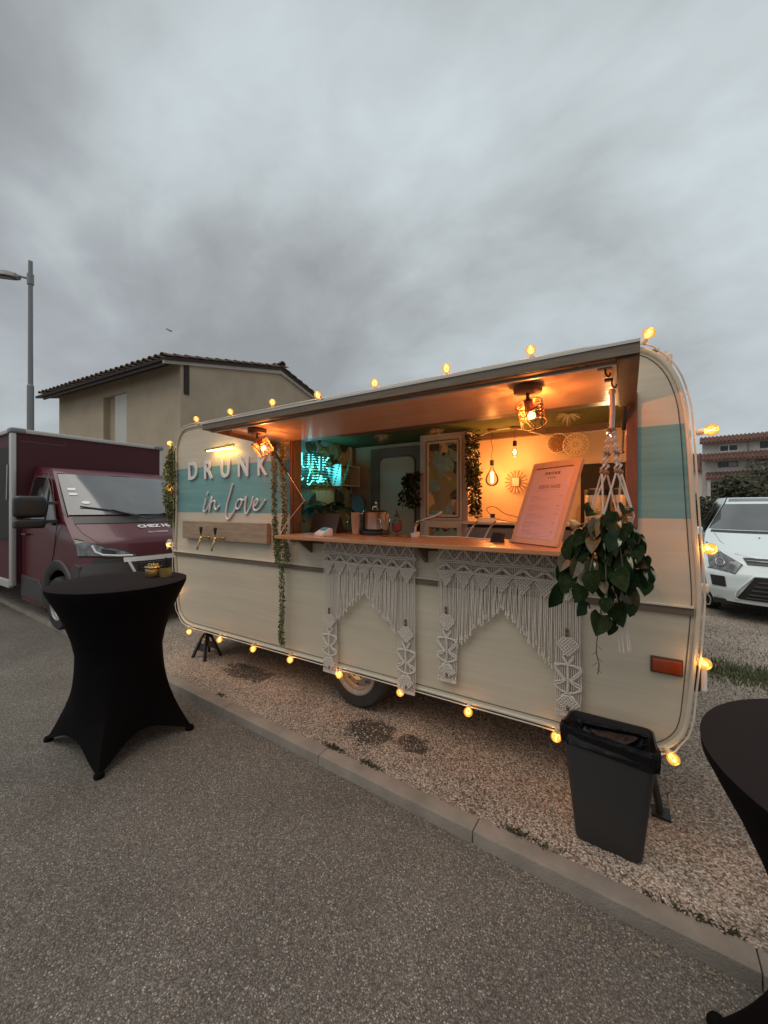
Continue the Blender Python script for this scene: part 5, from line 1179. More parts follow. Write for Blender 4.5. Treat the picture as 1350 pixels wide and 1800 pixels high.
# steel pot on a hob
HB = thing('hot_plate', 'black round hot plate under the steel pot on the counter', 'hot plate', (-1.76, .27, ZC)); q = MB(); q.lathe([(.125, 0), (.13, .012), (.125, .03), (.001, .032)], 28); q.build('body', 'black', HB, local=True, smooth=True)
q = MB(); q.lathe([(.098, .0325), (.098, .036), (.001, .037)], 24); q.build('heating_ring', 'seam', HB, local=True)
PT2 = thing('cooking_pot', 'large lidded stainless steel pot standing on the hot plate', 'pot', (-1.76, .27, ZC + .038)); PT2.scale = (.84, .84, .92)
q = MB(); q.lathe([(.11, 0), (.122, .01), (.124, .155), (.128, .16), (.120, .162)], 32); q.build('pot_body', 'steel', PT2, local=True, smooth=True)
q = MB(); q.lathe([(.127, .163), (.118, .172), (.03, .182), (.001, .183)], 32, cap=False); ld = q.build('lid', 'steel', PT2, local=True, smooth=True); q = MB(); q.tube(smoothline([(-.03, 0, .182), (-.02, 0, .205), (.02, 0, .205), (.03, 0, .182)], 3), .005, 6); q.build('knob', 'chrome', ld, local=True, smooth=True)
for sg in (-1, 1): q = MB(); q.tube(smoothline([(sg*.120, -.035, .14), (sg*.155, -.03, .146), (sg*.155, .03, .146), (sg*.12, .035, .14)], 4), .005, 6); q.build('handle', 'chrome', PT2, local=True, smooth=True)
q = MB(); q.tube([(-1.735, .27, ZC + .19), (-1.725, .23, ZC + .26)], .004, 6).sphere((-1.725, .23, ZC + .262), .012, 8, 6); tag(q.build('ladle', 'chrome', smooth=True), 'chrome ladle handle poking out of the steel pot', 'ladle')
# glasses
GL = thing('glass', 'footed glass of wooden stirrers in front of the steel pot', 'glass', (-1.570, .12, ZC))
q = MB(); q.lathe([(.032, 0), (.03, .006), (.010, .014), (.010, .028), (.030, .045), (.038, .09), (.042, .135)], 24, cap=True); q.f.pop(); q.mi.pop(); q.build('bowl', 'glass', GL, local=True, smooth=True)
for k in range(12): a = k * 2.4; q = MB(); q.tube([(.010*cos(a), .01*sin(a), .05), (.028*cos(a), .028*sin(a), .155 + .01*(k % 3))], .0035, 5); q.build('stirrer', 'kraft', GL, local=True)
DB = thing('dropper_bottle', 'footed glass bottle of red syrup with a black dropper', 'bottle', (-1.474, .14, ZC))
q = MB(); q.lathe([(.03, 0), (.028, .006), (.010, .014), (.012, .028), (.032, .045), (.036, .09), (.034, .12), (.020, .132), (.020, .15)], 22); q.build('bottle_body', 'glass', DB, local=True, smooth=True)
q = MB(); q.lathe([(.010, .034), (.029, .047), (.033, .09), (.032, .105), (.001, .106)], 20); q.build('syrup', 'juice', DB, local=True, smooth=True)
q = MB(); q.lathe([(.022, .150), (.022, .170), (.008, .172), (.009, .205), (.003, .214), (.001, .214)], 14); q.build('dropper', 'black', DB, local=True, smooth=True)
for k, (x, y) in enumerate([(-1.99, .25)]):
    t = thing('glass_jar', 'small clear lidded jar between the tablet stand and the paper cups', 'jar', (x, y, ZC)); q = MB(); q.lathe([(.045, 0), (.05, .01), (.05, .085), (.036, .1), (.036, .105)], 20); q.f.pop(); q.mi.pop(); q.build('jar_body', 'glass', t, local=True, smooth=True); q = MB(); q.lathe([(.038, .106), (.038, .112), (.012, .118), (.012, .13), (.001, .132)], 18); q.build('lid', 'glass', t, local=True, smooth=True)
CS = thing('cup_stack', 'stack of kraft paper cups beside the steel pot', 'paper cups', (-1.87, .15, ZC))
for k in range(7): q = MB(); q.lathe([(.028, 0), (.038, .09), (.040, .092), (.037, .092), (.027, .004)], 18, cap=False); o = q.build('paper_cup', 'kraft', CS, local=True, smooth=True); o.location = (0, 0, .005 + k * .014)
for i, (x, y) in enumerate([(-1.38, .28), (-1.36, .20)]):
    q = MB(); q.lathe([(.024, 0), (.026, .03), (.02, .032), (.001, .033)], 14, (x, y, ZC)); tag(q.build('small_pot', 'white', smooth=True), ('small white dish right of the red syrup bottle', 'small white dish nearer the edge, right of the red syrup bottle')[i], 'dish')
# tap over the sink, tongs, plates
q = MB(); q.tube(smoothline([(-1.42, .34, ZC), (-1.42, .34, 1.43), (-1.40, .33, 1.475), (-1.33, .30, 1.50), (-1.22, .27, 1.53), (-1.16, .25, 1.555)], 4), .012, 10); q.cyl((-1.175, .255, 1.545), (-1.14, .243, 1.565), .017, n=12); tag(q.build('sink_tap', 'chrome', smooth=True), 'chrome swan-neck tap rising beside the sink behind the counter', 'tap')
for i, (x, lab) in enumerate([(-.99, 'silver tongs standing in the sink nearest the leafy cupboard door'), (-.86, 'silver tongs leaning left of the little black card holder')]):
    q = MB()
    for sg in (-1, 1): q.tube([(x, .30, ZC - .02), (x + .05, .31 + .012*sg, ZC + .08), (x + .085, .32 + .006*sg, ZC + .125)], .0042, 6)
    tag(q.build('tongs', 'steel', smooth=True), lab, 'tongs', 'tongs in the sink')
q = MB(); q.tube(smoothline([(-1.36, .28, 1.378), (-1.2, .24, 1.377), (-1.05, .30, 1.379), (-.9, .25, 1.377), (-.72, .20, 1.378), (-.66, .12, 1.378)], 4), .0045, 6); tag(q.build('white_flex', 'white', smooth=True), 'white flex lying along the back edge of the counter', 'cable')
CH = thing('card_holder', 'small black card block with white writing beside the menu board', 'sign', (-.70, .09, ZC)); q = MB(); q.prism([(-.02, 0), (.02, 0), (.032, .058), (.022, .06)], -.04, .04, 'yz'); q.v = [tuple(Matrix.Rotation(rad(-12), 3, 'Z') @ Vector(v)) for v in q.v]; q.build('block', 'black', CH, local=True, bevel=.002)
# power strip, cables in the niche, coffee urns
q = MB(); q.box((-1.29, 1.46, 1.4505), (-1.10, 1.52, 1.49)); tag(q.build('power_strip', 'white', bevel=.004), 'white power strip on the niche worktop', 'power strip')
q = MB(); q.tube(smoothline([(-1.14, 1.48, 1.50), (-1.20, 1.49, 1.58), (-1.12, 1.5, 1.60), (-1.02, 1.52, 1.53), (-.9, 1.5, 1.50), (-.86, 1.5, 1.46), (-.95, 1.45, 1.455), (-1.05, 1.45, 1.47), (-1.12, 1.47, 1.49)], 5), .0035, 6); q.box((-1.155, 1.465, 1.491), (-1.115, 1.5, 1.53)); tag(q.build('black_cable', 'black', smooth=True), 'looping black cable plugged into the white power strip', 'cable')
for i, (x, lab) in enumerate([(-.215, 'tall steel coffee urn behind the menu board, with a white label'), (-.02, 'steel coffee urn in the dark recess nearest the end wall')]):
    t = thing('coffee_urn', lab, 'coffee urn', (x, 1.45, 1.301), group='coffee urns in the dark recess'); q = MB(); q.lathe([(.085, 0), (.09, .02), (.09, .40), (.084, .44), (.05, .46), (.001, .465)], 28); q.build('urn_body', 'urn', t, local=True, smooth=True)
    q = MB(); q.lathe([(.092, 0), (.094, .03), (.092, .06)], 28).lathe([(.0925, .40), (.094, .43), (.0925, .45)], 28); q.build('band', 'black', t, local=True, smooth=True)
    q = MB(); q.box((-.075, -.13, .10), (-.04, -.09, .16)).box((-.07, -.12, .30), (-.045, -.088, .34)); q.cyl((-.057, -.115, .10), (-.057, -.115, .06), .01, n=8); q.build('spout', 'black', t, local=True)
    q = MB(); q.box((.015, -.0925, .20), (.06, -.080, .30)); q.build('notice', 'kraft', t, local=True)
q = MB(); q.box((-.34, 1.24, 1.301), (-.28, 1.33, 1.42)); tag(q.build('milk_carton', 'white'), 'pale carton below the coffee urns', 'carton')
for i in range(4):
    q = MB(); x = -.30 + i * .075; q.lathe([(.026, 0), (.028, .01), (.028, .13), (.012, .16), (.012, .19), (.001, .19)], 14, (x, .62, 1.33)); tag(q.build('bottle', ('glass', 'steel', 'glass', 'black')[i], smooth=True), ('clear bottle behind the menu board, first of the low row', 'steel flask in the low row behind the menu board', 'clear bottle between the steel flask and the dark one', 'dark bottle at the end of the low row behind the plant')[i], 'bottle', 'bottles on the low shelf')
q = MB(); q.box((-.40, .50, 1.29), (.15, .80, 1.328)); q.build('bottle_shelf', 'inframe', IN)

# ------------------------------------------------------------------ axle stand under the far corner
JS = thing('axle_stand', 'black axle stand propping the far corner of the caravan', 'axle stand', (-3.79, .08, 0))
q = MB()
for sx in (-1, 1):
    for sy in (-1, 1): q.tube([(sx*.105, sy*.095, 0), (sx*.028, sy*.026, .235)], [.017, .014], 4)
q.build('leg_frame', 'black', JS, local=True)
q = MB(); q.cyl((0, 0, .12), (0, 0, .30), .016, n=10).box((-.03, -.022, .285), (.03, .022, .322)).box((-.033, -.03, .21), (.033, .03, .245)); q.build('ratchet_post', 'black', JS, local=True)
for sy in (-1, 1): q = MB(); q.add([(-.07, sy*.064, .075), (.07, sy*.064, .075), (.04, sy*.045, .15), (-.04, sy*.045, .15)], [(0, 1, 2, 3)]); q.build('gusset', 'black', JS, local=True, solid=.004)

# ------------------------------------------------------------------ bin
BN = thing('bin', 'dark grey plastic bin with a black bag folded over its rim', 'bin', (-.07, -.25, 0))
base = [(-.207, -.335), (.070, -.345), (.060, -.175), (-.195, -.170)]; rim = [(-.272, -.315), (.125, -.367), (.113, -.131), (-.240, -.130)]
def ring(poly, z, r=.035, n=4):
    out = []; k = len(poly)
    for i in range(k):
        p = Vector(poly[i]); a = (Vector(poly[i-1]) - p).normalized(); b = (Vector(poly[(i+1) % k]) - p).normalized(); s0 = p + a*r; e0 = p + b*r
        for j in range(n + 1): t = j / n; out.append((*((1-t)**2 * s0 + 2*t*(1-t) * p + t*t * e0), z))
    return out
def lerp_poly(t, grow=0.0):
    c = Vector((-.07, -.25)); out = []
    for b, r in zip(base, rim): v = Vector(b).lerp(Vector(r), t); out.append(tuple(c + (v - c) * (1 + grow)))
    return out
def skin(levels):
    q = MB(); n = len(levels[0])
    for l in levels: q.v += [tuple(p) for p in l]
    for i in range(len(levels) - 1):
        for j in range(n): q.f.append((i*n+j, i*n+(j+1) % n, (i+1)*n+(j+1) % n, (i+1)*n+j)); q.mi.append(0)
    return q
lv = [ring(lerp_poly(0, -.06), .0), ring(lerp_poly(0), .012)] + [ring(lerp_poly(t), .012 + .508*t) for t in (.25, .5, .75, .985)] + [ring(lerp_poly(1, .015), .521), ring(lerp_poly(1, -.03), .521), ring(lerp_poly(.95, -.035), .48), ring(lerp_poly(.1, -.05), .03)]
q = skin(lv); q.f.append(tuple(range(len(lv[0])))); q.mi.append(0); q.build('bin_body', 'bin', BN, smooth=True)
rnd = random.Random(4)
def rough(r_, a): return [(x + rnd.uniform(-a, a), y + rnd.uniform(-a, a), z + rnd.uniform(-a, a)) for x, y, z in r_]
N8 = 10
lv = [rough(ring(lerp_poly(.90, .035), .440, .04, N8), .008), rough(ring(lerp_poly(.93, .055), .470, .04, N8), .006), rough(ring(lerp_poly(1, .055), .505, .04, N8), .004), rough(ring(lerp_poly(1, .035), .528, .04, N8), .003), rough(ring(lerp_poly(1, -.03), .524, .04, N8), .004), rough(ring(lerp_poly(.95, -.10), .48, .04, N8), .012), rough(ring(lerp_poly(.8, -.18), .44, .04, N8), .02), rough(ring(lerp_poly(.6, -.5), .43, .04, N8), .02), rough(ring(lerp_poly(.6, -.93), .42, .01, N8), .008)]
for l in lv[:5]:   # the back of the rim stands proud of the bag
    for i, p in enumerate(l):
        if p[1] > -.17: l[i] = (p[0], p[1] - .018, p[2] - .035)
q = skin(lv); q.f.append(tuple(len(q.v) - len(lv[-1]) + j for j in range(len(lv[-1])))); q.mi.append(0); q.build('bin_bag', 'bag', BN, smooth=False)

# ------------------------------------------------------------------ covered cocktail tables
def cocktail_table(label, x, y, rz, angs, sc=1.0, zt=1.12):
    t = thing('cocktail_table', label, 'table', (x, y, -.055), rz, 'black covered cocktail tables')
    n = 96; R0 = .425 * sc; RF = .490; lv = []; hem = []
    def foot(a):   # 0..1 nearness to a foot, and angular interpolation for a stretched square
        best = min(((a - f + pi) % (2*pi) - pi for f in angs), key=abs); s_ = sorted(angs)
        gaps = []
        for i, f in enumerate(s_):
            g = s_[(i+1) % 4] - f
            if g <= 0: g += 2*pi
            u = (a - f) % (2*pi)
            if u <= g: u /= g; return u
        return 0
    def Rb(a):
        u = foot(a); e = abs(u - .5) * 2            # 1 at foot, 0 halfway
        return RF * (.60 + .40 * e ** 2.6)
    def Zb(a): u = foot(a); e = abs(u - .5) * 2; return .115 * (1 - e ** 2.2)
    A = [2*pi*k/n for k in range(n)]
    top = MB(); tv = [(R0 * .995 * cos(a), R0 * .995 * sin(a), zt) for a in A]
    vs = [(0, 0, zt + .001)] + [(r*R0*cos(a), r*R0*sin(a), zt + .001 - (0 if r < .99 else .004)) for r in (.5, .97, 1.0) for a in A]
    fs = [(0, 1 + j, 1 + (j+1) % n) for j in range(n)]
    for i in range(2): fs += [(1+i*n+j, 1+(i+1)*n+j, 1+(i+1)*n+(j+1) % n, 1+i*n+(j+1) % n) for j in range(n)]
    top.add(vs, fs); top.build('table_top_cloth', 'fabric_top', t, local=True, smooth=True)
    lv = []
    for z, r in ((zt - .003, 1.0), (zt - .03, .995), (zt - .09, .93), (zt - .17, .84), (zt - .27, .745), (zt - .38, .665), (zt - .48, .62)): lv.append([(R0*r*cos(a), R0*r*sin(a), z) for a in A])
    zw = zt - .48; rw = R0 * .62; m = 14
    for k in range(1, m + 1):
        s_ = k / m
        lv.append([((rw*(1-s_**1.75) + Rb(a)*s_**1.75)*cos(a), (rw*(1-s_**1.75) + Rb(a)*s_**1.75)*sin(a), zw + (Zb(a) + .012 - zw) * s_) for a in A])
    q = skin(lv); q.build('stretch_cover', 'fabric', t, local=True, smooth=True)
    for a in angs:
        q = MB(); q.lathe([(.028, 0), (.03, .012), (.022, .03)], 12, ((RF - .02)*cos(a), (RF - .02)*sin(a), 0)); q.build('foot', 'fabric', t, local=True)
    q = MB(); q.cyl((0, 0, .05), (0, 0, zt - .01), .03, n=12)
    for a in angs: q.tube([(0, 0, .30), ((RF-.10)*cos(a), (RF-.10)*sin(a), .05)], .010, 6)
    q.build('pedestal', 'post', t, local=True)
    return t
TA = cocktail_table('black stretch-covered standing table with two gold pots on it', -3.10, -1.05, 0, [rad(-140), rad(-37), rad(41), rad(140)])
TBc = cocktail_table('black stretch-covered standing table closest to the bin, with a bare top', .63, -1.08, rad(0), [rad(144), rad(-126), rad(-36), rad(54)], 1.075, 1.04)
zt = 1.067
GB = thing('gold_candle_box', 'small square gold gift box with a bow on the covered table', 'gift box', (-3.12 + .06, -.84, zt))
q = MB(); q.box((-.045, -.045, 0), (.045, .045, .062)); q.build('box_body', 'gold', GB, local=True, bevel=.012, smooth=True); q = MB(); q.box((-.048, -.048, .0625), (.048, .048, .082)); l_ = q.build('box_lid', 'brass', GB, local=True, bevel=.010, smooth=True)
q = MB()
for a in (0.3, 1.4, 2.6, 4.0, 5.2): q.tube(smoothline([(0, 0, .083), (.03*cos(a), .03*sin(a), .10), (.035*cos(a+.4), .035*sin(a+.4), .086), (0, 0, .083)], 3), .003, 5)
q.build('ribbon_bow', 'gold', l_, local=True)
SJ = thing('straw_cup', 'ribbed gold cup holding black straws on the covered table', 'cup', (-2.985, -.79, zt))
q = MB(); k_ = 28; vs = []
for z in (0, .07): vs += [((.040 + .0022*(j % 2)) * cos(2*pi*j/k_), (.040 + .0022*(j % 2)) * sin(2*pi*j/k_), z) for j in range(k_)]
q.add(vs, [(j, (j+1) % k_, k_ + (j+1) % k_, k_ + j) for j in range(k_)] + [tuple(range(k_))]); q.build('cup', 'gold', SJ, local=True)
rnd = random.Random(8)
for k in range(12): a = rnd.uniform(0, 6.28); r = rnd.uniform(.0, .022); q = MB(); q.cyl((r*cos(a), r*sin(a), .005), (r*1.5*cos(a) + rnd.uniform(-.008, .008), r*1.5*sin(a), .125 + rnd.uniform(0, .02)), .0035, n=6); q.build('straw', 'black', SJ, local=True)

# ------------------------------------------------------------------ vehicles
class Body:
    """front end lofted over rows (x, z, half-width, corner sweep); +x is forward"""
    def __init__(s, root, rows, p=3.2, back=-2.36, side=None): s.root = root; s.rows = rows; s.p = p; s.back = back
    def row(s, t):
        t = max(0, min(len(s.rows) - 1.0001, t)); i = int(t); f = t - i; a = s.rows[i]; b = s.rows[i+1]
        return [a[k] + (b[k] - a[k]) * f for k in range(4)]
    def P(s, t, u, off=0.0):
        x, z, hw, c = s.row(t); y = hw * u; xx = x - c * abs(u) ** s.p
        v = Vector((xx, y, z))
        if off:
            e = .02; a = s.P(min(t + e, len(s.rows) - 1.001), u) - s.P(max(t - e, 0), u); b = s.P(t, min(1, u + e)) - s.P(t, max(-1, u - e)); n = a.cross(b).normalized()
            if n.x < 0 and n.z < .2: n = -n
            if n.z < 0 and abs(n.x) < .3: n = -n
            if n.x + n.z < 0: n = -n
            v = v + n * off
        return v
    def patch(s, name, m_, t0, t1, u0, u1, off, nt=8, nu=14, parent=None, corners=None, solid=0.0):
        q = MB(); vs = []
        for i in range(nt + 1):
            for j in range(nu + 1):
                f, g = i / nt, j / nu
                if corners:
                    a, b, c, d = corners; t = (a[0]*(1-g) + b[0]*g)*(1-f) + (d[0]*(1-g) + c[0]*g)*f; u = (a[1]*(1-g) + b[1]*g)*(1-f) + (d[1]*(1-g) + c[1]*g)*f
                else: t = t0 + (t1-t0)*f; u = u0 + (u1-u0)*g
                vs.append(s.P(t, u, off))
        fs = [(i*(nu+1)+j, i*(nu+1)+j+1, (i+1)*(nu+1)+j+1, (i+1)*(nu+1)+j) for i in range(nt) for j in range(nu)]
        q.add(vs, fs); return q.build(name, m_, parent or s.root, local=True, smooth=True, solid=solid)
    def line(s, name, m_, pts, r, off=.002, parent=None, flat=False):
        q = MB(); q.tube([s.P(t, u, off) for t, u in pts], r, 6); return q.build(name, m_, parent or s.root, local=True, smooth=True)
    def shell(s, m_, sidehw, arch=None):
        n = len(s.rows); s.patch('front_body', m_, 0, n - 1.001, -1, 1, 0, (n-1)*5, 26)
        for sg in (-1, 1):
            q = MB(); T = (n-1) * 5; K = 30; idx = {}; vs = []
            for i in range(T + 1):
                e = s.P(i / 5 * .9998, sg)
                for k in range(K + 1):
                    f = k / K; x = e.x + (s.back - e.x) * f; hw = abs(e.y) + (sidehw(e.z) - abs(e.y)) * min(1, f * 2.2); vs.append((x, sg * hw, e.z))
            fs = []
            for i in range(T):
                for k in range(K):
                    a = vs[i*(K+1)+k]; b = vs[(i+1)*(K+1)+k+1]; cx, cz = (a[0]+b[0])/2, (a[2]+b[2])/2
                    if arch and (cx - arch[0])**2 + (cz - arch[1])**2 < arch[2]**2: continue
                    fs.append((i*(K+1)+k, i*(K+1)+k+1, (i+1)*(K+1)+k+1, (i+1)*(K+1)+k))
            q.add(vs, fs); q.build('side_body', m_, s.root, local=True, smooth=True)
VN = thing('box_van', 'burgundy box van with grey bumpers parked at the end of the caravan', 'van', (-5.40, .62, -.04))
V = Body(VN, [(-.03, .24, .93, .26), (.015, .45, .97, .26), (.0, .78, .99, .28), (-.03, .98, .99, .36), (-.11, 1.19, .985, .38), (-.55, 1.45, .95, .33), (-1.60, 2.16, .81, .13), (-1.74, 2.215, .80, .08), (-2.34, 2.27, .84, 0)], back=-2.34)
sh = lambda z: .995 if z < 1.4 else .995 - .165 * ((z - 1.4) / .87) ** 1.25
WX, WZ = -.97, .38
V.shell('burg', sh, (WX, WZ, .455))
V.patch('bumper', 'plast', 0, 2.72, -1, 1, .014, 15, 26); V.patch('bumper_middle', 'black', 2.72, 3.0, -.88, .88, .012, 4, 26)
V.patch('windscreen', 'carglass', 5.10, 5.93, -.955, .955, .016, 10, 32); V.patch('scuttle', 'black', 4.86, 5.07, -.93, .93, .007, 3, 18)
for sg in (-1, 1):
    hl = V.patch('headlight', 'lens', 0, 0, 0, 0, .012, 6, 12, corners=[(3.22, sg*.985), (3.04, sg*.46), (3.16, sg*.46), (4.10, sg*.985)])
    V.line('light_strip', 'white', [(3.78, sg*.86), (3.4, sg*.84), (3.20, sg*.78), (3.12, sg*.64), (3.09, sg*.50)], .013, .018, hl)
    V.patch('lamp_lens', 'carglass2', 0, 0, 0, 0, .015, 4, 6, hl, corners=[(3.32, sg*.79), (3.22, sg*.66), (3.42, sg*.66), (3.6, sg*.79)])
    V.line('lamp_rim', 'black', [(3.18, sg*.99), (3.05, sg*.75), (3.0, sg*.46), (3.18, sg*.45), (3.66, sg*.75), (4.14, sg*.985)], .007, .013, hl)
    V.patch('fog_recess', 'black', 1.05, 1.55, sg*.62, sg*.86, .020, 3, 5)
gr_ = V.patch('grille', 'black', 1.75, 2.75, -.46, .46, .022, 6, 16)
V.line('grille_frame', 'white', [(2.75, -.55), (2.05, -.50), (1.72, -.44), (1.72, .44), (2.05, .50), (2.75, .55)], .017, .030, gr_); V.patch('grille_brow', 'white', 2.72, 3.0, -.60, .60, .026, 3, 16, gr_)
for k in range(6): V.line('slat', 'plast', [(1.85 + k*.145, -.44 + .88*j/8) for j in range(9)], .012, .032, gr_)
V.line('bonnet_seam', 'seam', [(4.85, -.93), (4.4, -.90), (4.0, -.82), (3.4, -.50), (3.15, -.46), (3.06, -.3), (3.05, 0), (3.06, .3), (3.15, .46), (3.4, .50), (4.0, .82), (4.4, .90), (4.85, .93)], .004, .001)
V.line('windscreen_gasket', 'black', [(5.08, -.965), (5.5, -.965), (5.95, -.955), (5.95, 0), (5.95, .955), (5.5, .965), (5.08, .965)], .008, .006)
for pts in ([(5.24, -.82), (5.16, -.50), (5.05, -.16)], [(5.04, -.10), (5.08, .2), (5.12, .55)]):
    V.line('wiper', 'black', [(4.96, pts[2][1] + .02), pts[1]], .010, .045); V.line('wiper_blade', 'black', pts, .010, .032)
for (t, u, w, h) in ((5.60, -.845, .045, .030), (5.50, -.845, .045, .028)):
    c = V.P(t, u, .022); a = (V.P(t, u + .02) - V.P(t, u)).normalized(); b = (V.P(t + .05, u) - V.P(t, u)).normalized(); q = MB(); q.add([c - a*w - b*h, c + a*w - b*h, c + a*w + b*h, c - a*w + b*h], [(0, 1, 2, 3)]); q.build('sticker', 'white', VN, local=True)
c = V.P(5.33, -.74, .022); a = (V.P(5.3, -.72) - V.P(5.3, -.74)).normalized(); b = (V.P(5.35, -.74) - V.P(5.3, -.74)).normalized(); q = MB(); q.add([c + a*.05*cos(k*pi/8) + b*.035*sin(k*pi/8) for k in range(16)], [tuple(range(16))]); q.build('sticker', 'white', VN, local=True)
for sg in (-1, 1):
    # glass in the doors, sill and wheel-arch cladding
    Yw = lambda z, o=.006: sg * (sh(z) + o)
    poly = [(-2.18, 1.44), (-1.15, 1.40), (-1.02, 1.46), (-1.50, 1.93), (-1.68, 2.06), (-2.10, 2.10), (-2.20, 2.02)]
    q = MB(); q.add([(x, Yw(z, .010), z) for x, z in poly], [tuple(range(len(poly)))]); q.build('door_window', 'carglass2', VN, local=True, solid=.004)
    q = MB(); q.tube([(x, Yw(z, .011), z) for x, z in poly], .009, 6, closed=True); q.build('window_gasket', 'seam', VN, local=True)
    q = MB(); q.tube([(-1.42, Yw(1.45, .012), 1.43), (-1.50, Yw(1.93, .012), 1.92)], .014, 6); q.build('quarter_pillar', 'black', VN, local=True)
    q = MB(); q.tube([(x, Yw(z, .002), z) for x, z in ((-1.30, .62), (-1.12, 1.0), (-1.0, 1.38), (-1.48, 1.98), (-1.75, 2.14), (-2.24, 2.16), (-2.27, 1.4), (-2.27, .45), (-1.5, .45))], .005, 5); q.build('door_seam', 'seam', VN, local=True)
    q = MB(); m = 18; vs = []
    for k in range(m + 1):
        a = rad(-12 + 204 * k / m)
        for rr, yo in ((.42, .98), (.47, 1.012), (.545, 1.014), (.565, .985)): vs.append((WX + rr*cos(a), sg*yo, max(.22, WZ + rr*sin(a))))
    q.add(vs, [(k*4+j, k*4+j+1, k*4+5+j, k*4+4+j) for k in range(m) for j in range(3)]); q.build('arch_cladding', 'plast', VN, local=True, smooth=True)
    q = MB(); q.prism([(-2.33, .30), (-1.50, .30), (-1.50, .48), (-1.62, .60), (-2.33, .62)], sg*.975, sg*1.012); q.build('sill_cladding', 'plast', VN, local=True, bevel=.01)
    q = MB(); q.prism([(-.22, .28), (-.52, .28), (-.50, .60), (-.56, .80), (-.42, .93), (-.30, .90)], sg*.93, sg*1.006); q.build('bumper_corner', 'plast', VN, local=True, bevel=.01)
    q = MB(); q.box((-2.20, min(sg*1.0, sg*1.045), 1.22), (-2.02, max(sg*1.0, sg*1.045), 1.25)); q.build('door_handle', 'burg', VN, local=True, bevel=.008)
    mir = bpy.data.objects.new('wing_mirror', None); COL.objects.link(mir); mir.parent = VN
    q = MB(); q.box((-1.12, min(sg*1.10, sg*1.42), 1.50), (-.98, max(sg*1.10, sg*1.42), 1.78)); q.build('upper_housing', 'black', mir, local=True, bevel=.062, seg=4, smooth=True)
    q = MB(); q.box((-1.10, min(sg*1.12, sg*1.42), 1.365), (-.96, max(sg*1.12, sg*1.42), 1.485)); q.build('lower_housing', 'black', mir, local=True, bevel=.035, seg=3, smooth=True)
    for za, zb in ((1.67, 1.71), (1.42, 1.47)): q = MB(); q.box((-1.08, min(sg*.97, sg*1.14), za), (-1.03, max(sg*.97, sg*1.14), zb)); q.build('mirror_arm', 'plast', mir, local=True, bevel=.01)
    wh = bpy.data.objects.new('wheel', None); COL.objects.link(wh); wh.parent = VN; wh.location = (WX, sg*.90, .355)
    wheel(wh, (0, 0, 0), .355, .23, .215, local=True)
    if sg > 0: wh.rotation_euler = (0, 0, pi)
    wh = bpy.data.objects.new('wheel', None); COL.objects.link(wh); wh.parent = VN; wh.location = (-5.0, sg*.90, .355); wheel(wh, (0, 0, 0), .355, .23, .215, local=True)
    if sg > 0: wh.rotation_euler = (0, 0, pi)
    q = MB(); q.box((-1.45, min(sg*.55, sg*.60), .25), (-.48, max(sg*.55, sg*.60), .95)); q.build('wheel_well', 'dark', VN, local=True)
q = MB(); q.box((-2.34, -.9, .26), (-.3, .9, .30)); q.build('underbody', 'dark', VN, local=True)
# lettering and badge on the bonnet
tt, uu = 4.60, .0; c = V.P(tt, uu, .006); yv = (V.P(tt + .1, uu) - V.P(tt, uu)).normalized(); xv = Vector((0, 1, 0)); zv = xv.cross(yv); RV = Matrix((xv, yv, zv)).transposed().to_euler()
o = text('CHEZ HERVÉ'[:7], .10, 'bonnet_lettering', 'white', VN, c + xv * -.28, RV, .001, .004, 'LEFT', 1.15)
c2 = V.P(4.33, 0, .007); text('ROTISSERIE', .045, 'bonnet_lettering', 'white', VN, c2 + xv * -.20, RV, .001, 0, 'LEFT', 1.1, 1.1)
lion = [(-.07, .02), (-.035, .06), (-.02, .085), (.02, .08), (.03, .06), (.012, .045), (.05, .035), (.085, .05), (.09, .035), (.055, .012), (.03, .01), (.05, -.01), (.085, -.02), (.08, -.035), (.04, -.03), (.02, -.02), (.025, -.06), (.05, -.075), (.045, -.09), (.005, -.085), (-.005, -.04), (-.03, -.01), (-.045, -.05), (-.065, -.055), (-.055, -.01)]
c3 = V.P(3.55, 0, .010); yv3 = (V.P(3.65, 0) - V.P(3.5, 0)).normalized(); q = MB(); q.add([c3 + xv*a*1.05 + yv3*b*1.05 for a, b in lion], [tuple(range(len(lion)))]); q.build('badge', 'white', VN, local=True, solid=.006)
# the box
BX = bpy.data.objects.new('cargo_box', None); COL.objects.link(BX); BX.parent = VN
x1, x0, yh, z0, z1 = -2.37, -6.2, 1.10, .47, 2.80
q = MB(); q.box((x0, -yh + .02, z0), (x1 - .01, yh - .02, z1 - .02)); q.build('panel', 'burg_box', BX, local=True)
for sg in (-1, 1):
    q = MB(); q.box((x1 - .11, min(sg*(yh - .05), sg*(yh + .012)), z0 - .02), (x1 + .012, max(sg*(yh - .05), sg*(yh + .012)), z1 - .045)); q.build('corner_post', 'alu_w', BX, local=True, bevel=.02, smooth=True)
    q = MB(); q.box((x0, min(sg*(yh - .06), sg*(yh + .015)), z1 - .045), (x1 + .006, max(sg*(yh - .06), sg*(yh + .015)), z1 + .02)); q.build('roof_rail', 'alu_w', BX, local=True, bevel=.02, smooth=True)
    q = MB(); q.box((x1 - .16, min(sg*(yh - .16), sg*(yh + .022)), z1 - .05), (x1 + .024, max(sg*(yh - .16), sg*(yh + .022)), z1 + .035)); q.build('corner_cap', 'post', BX, local=True, bevel=.03, seg=3, smooth=True)
    q = MB(); q.box((x0, min(sg*(yh - .05), sg*(yh + .008)), z0 - .06), (x1 - .12, max(sg*(yh - .05), sg*(yh + .008)), z0 + .06)); q.build('lower_rail', 'alu_w', BX, local=True, bevel=.01)
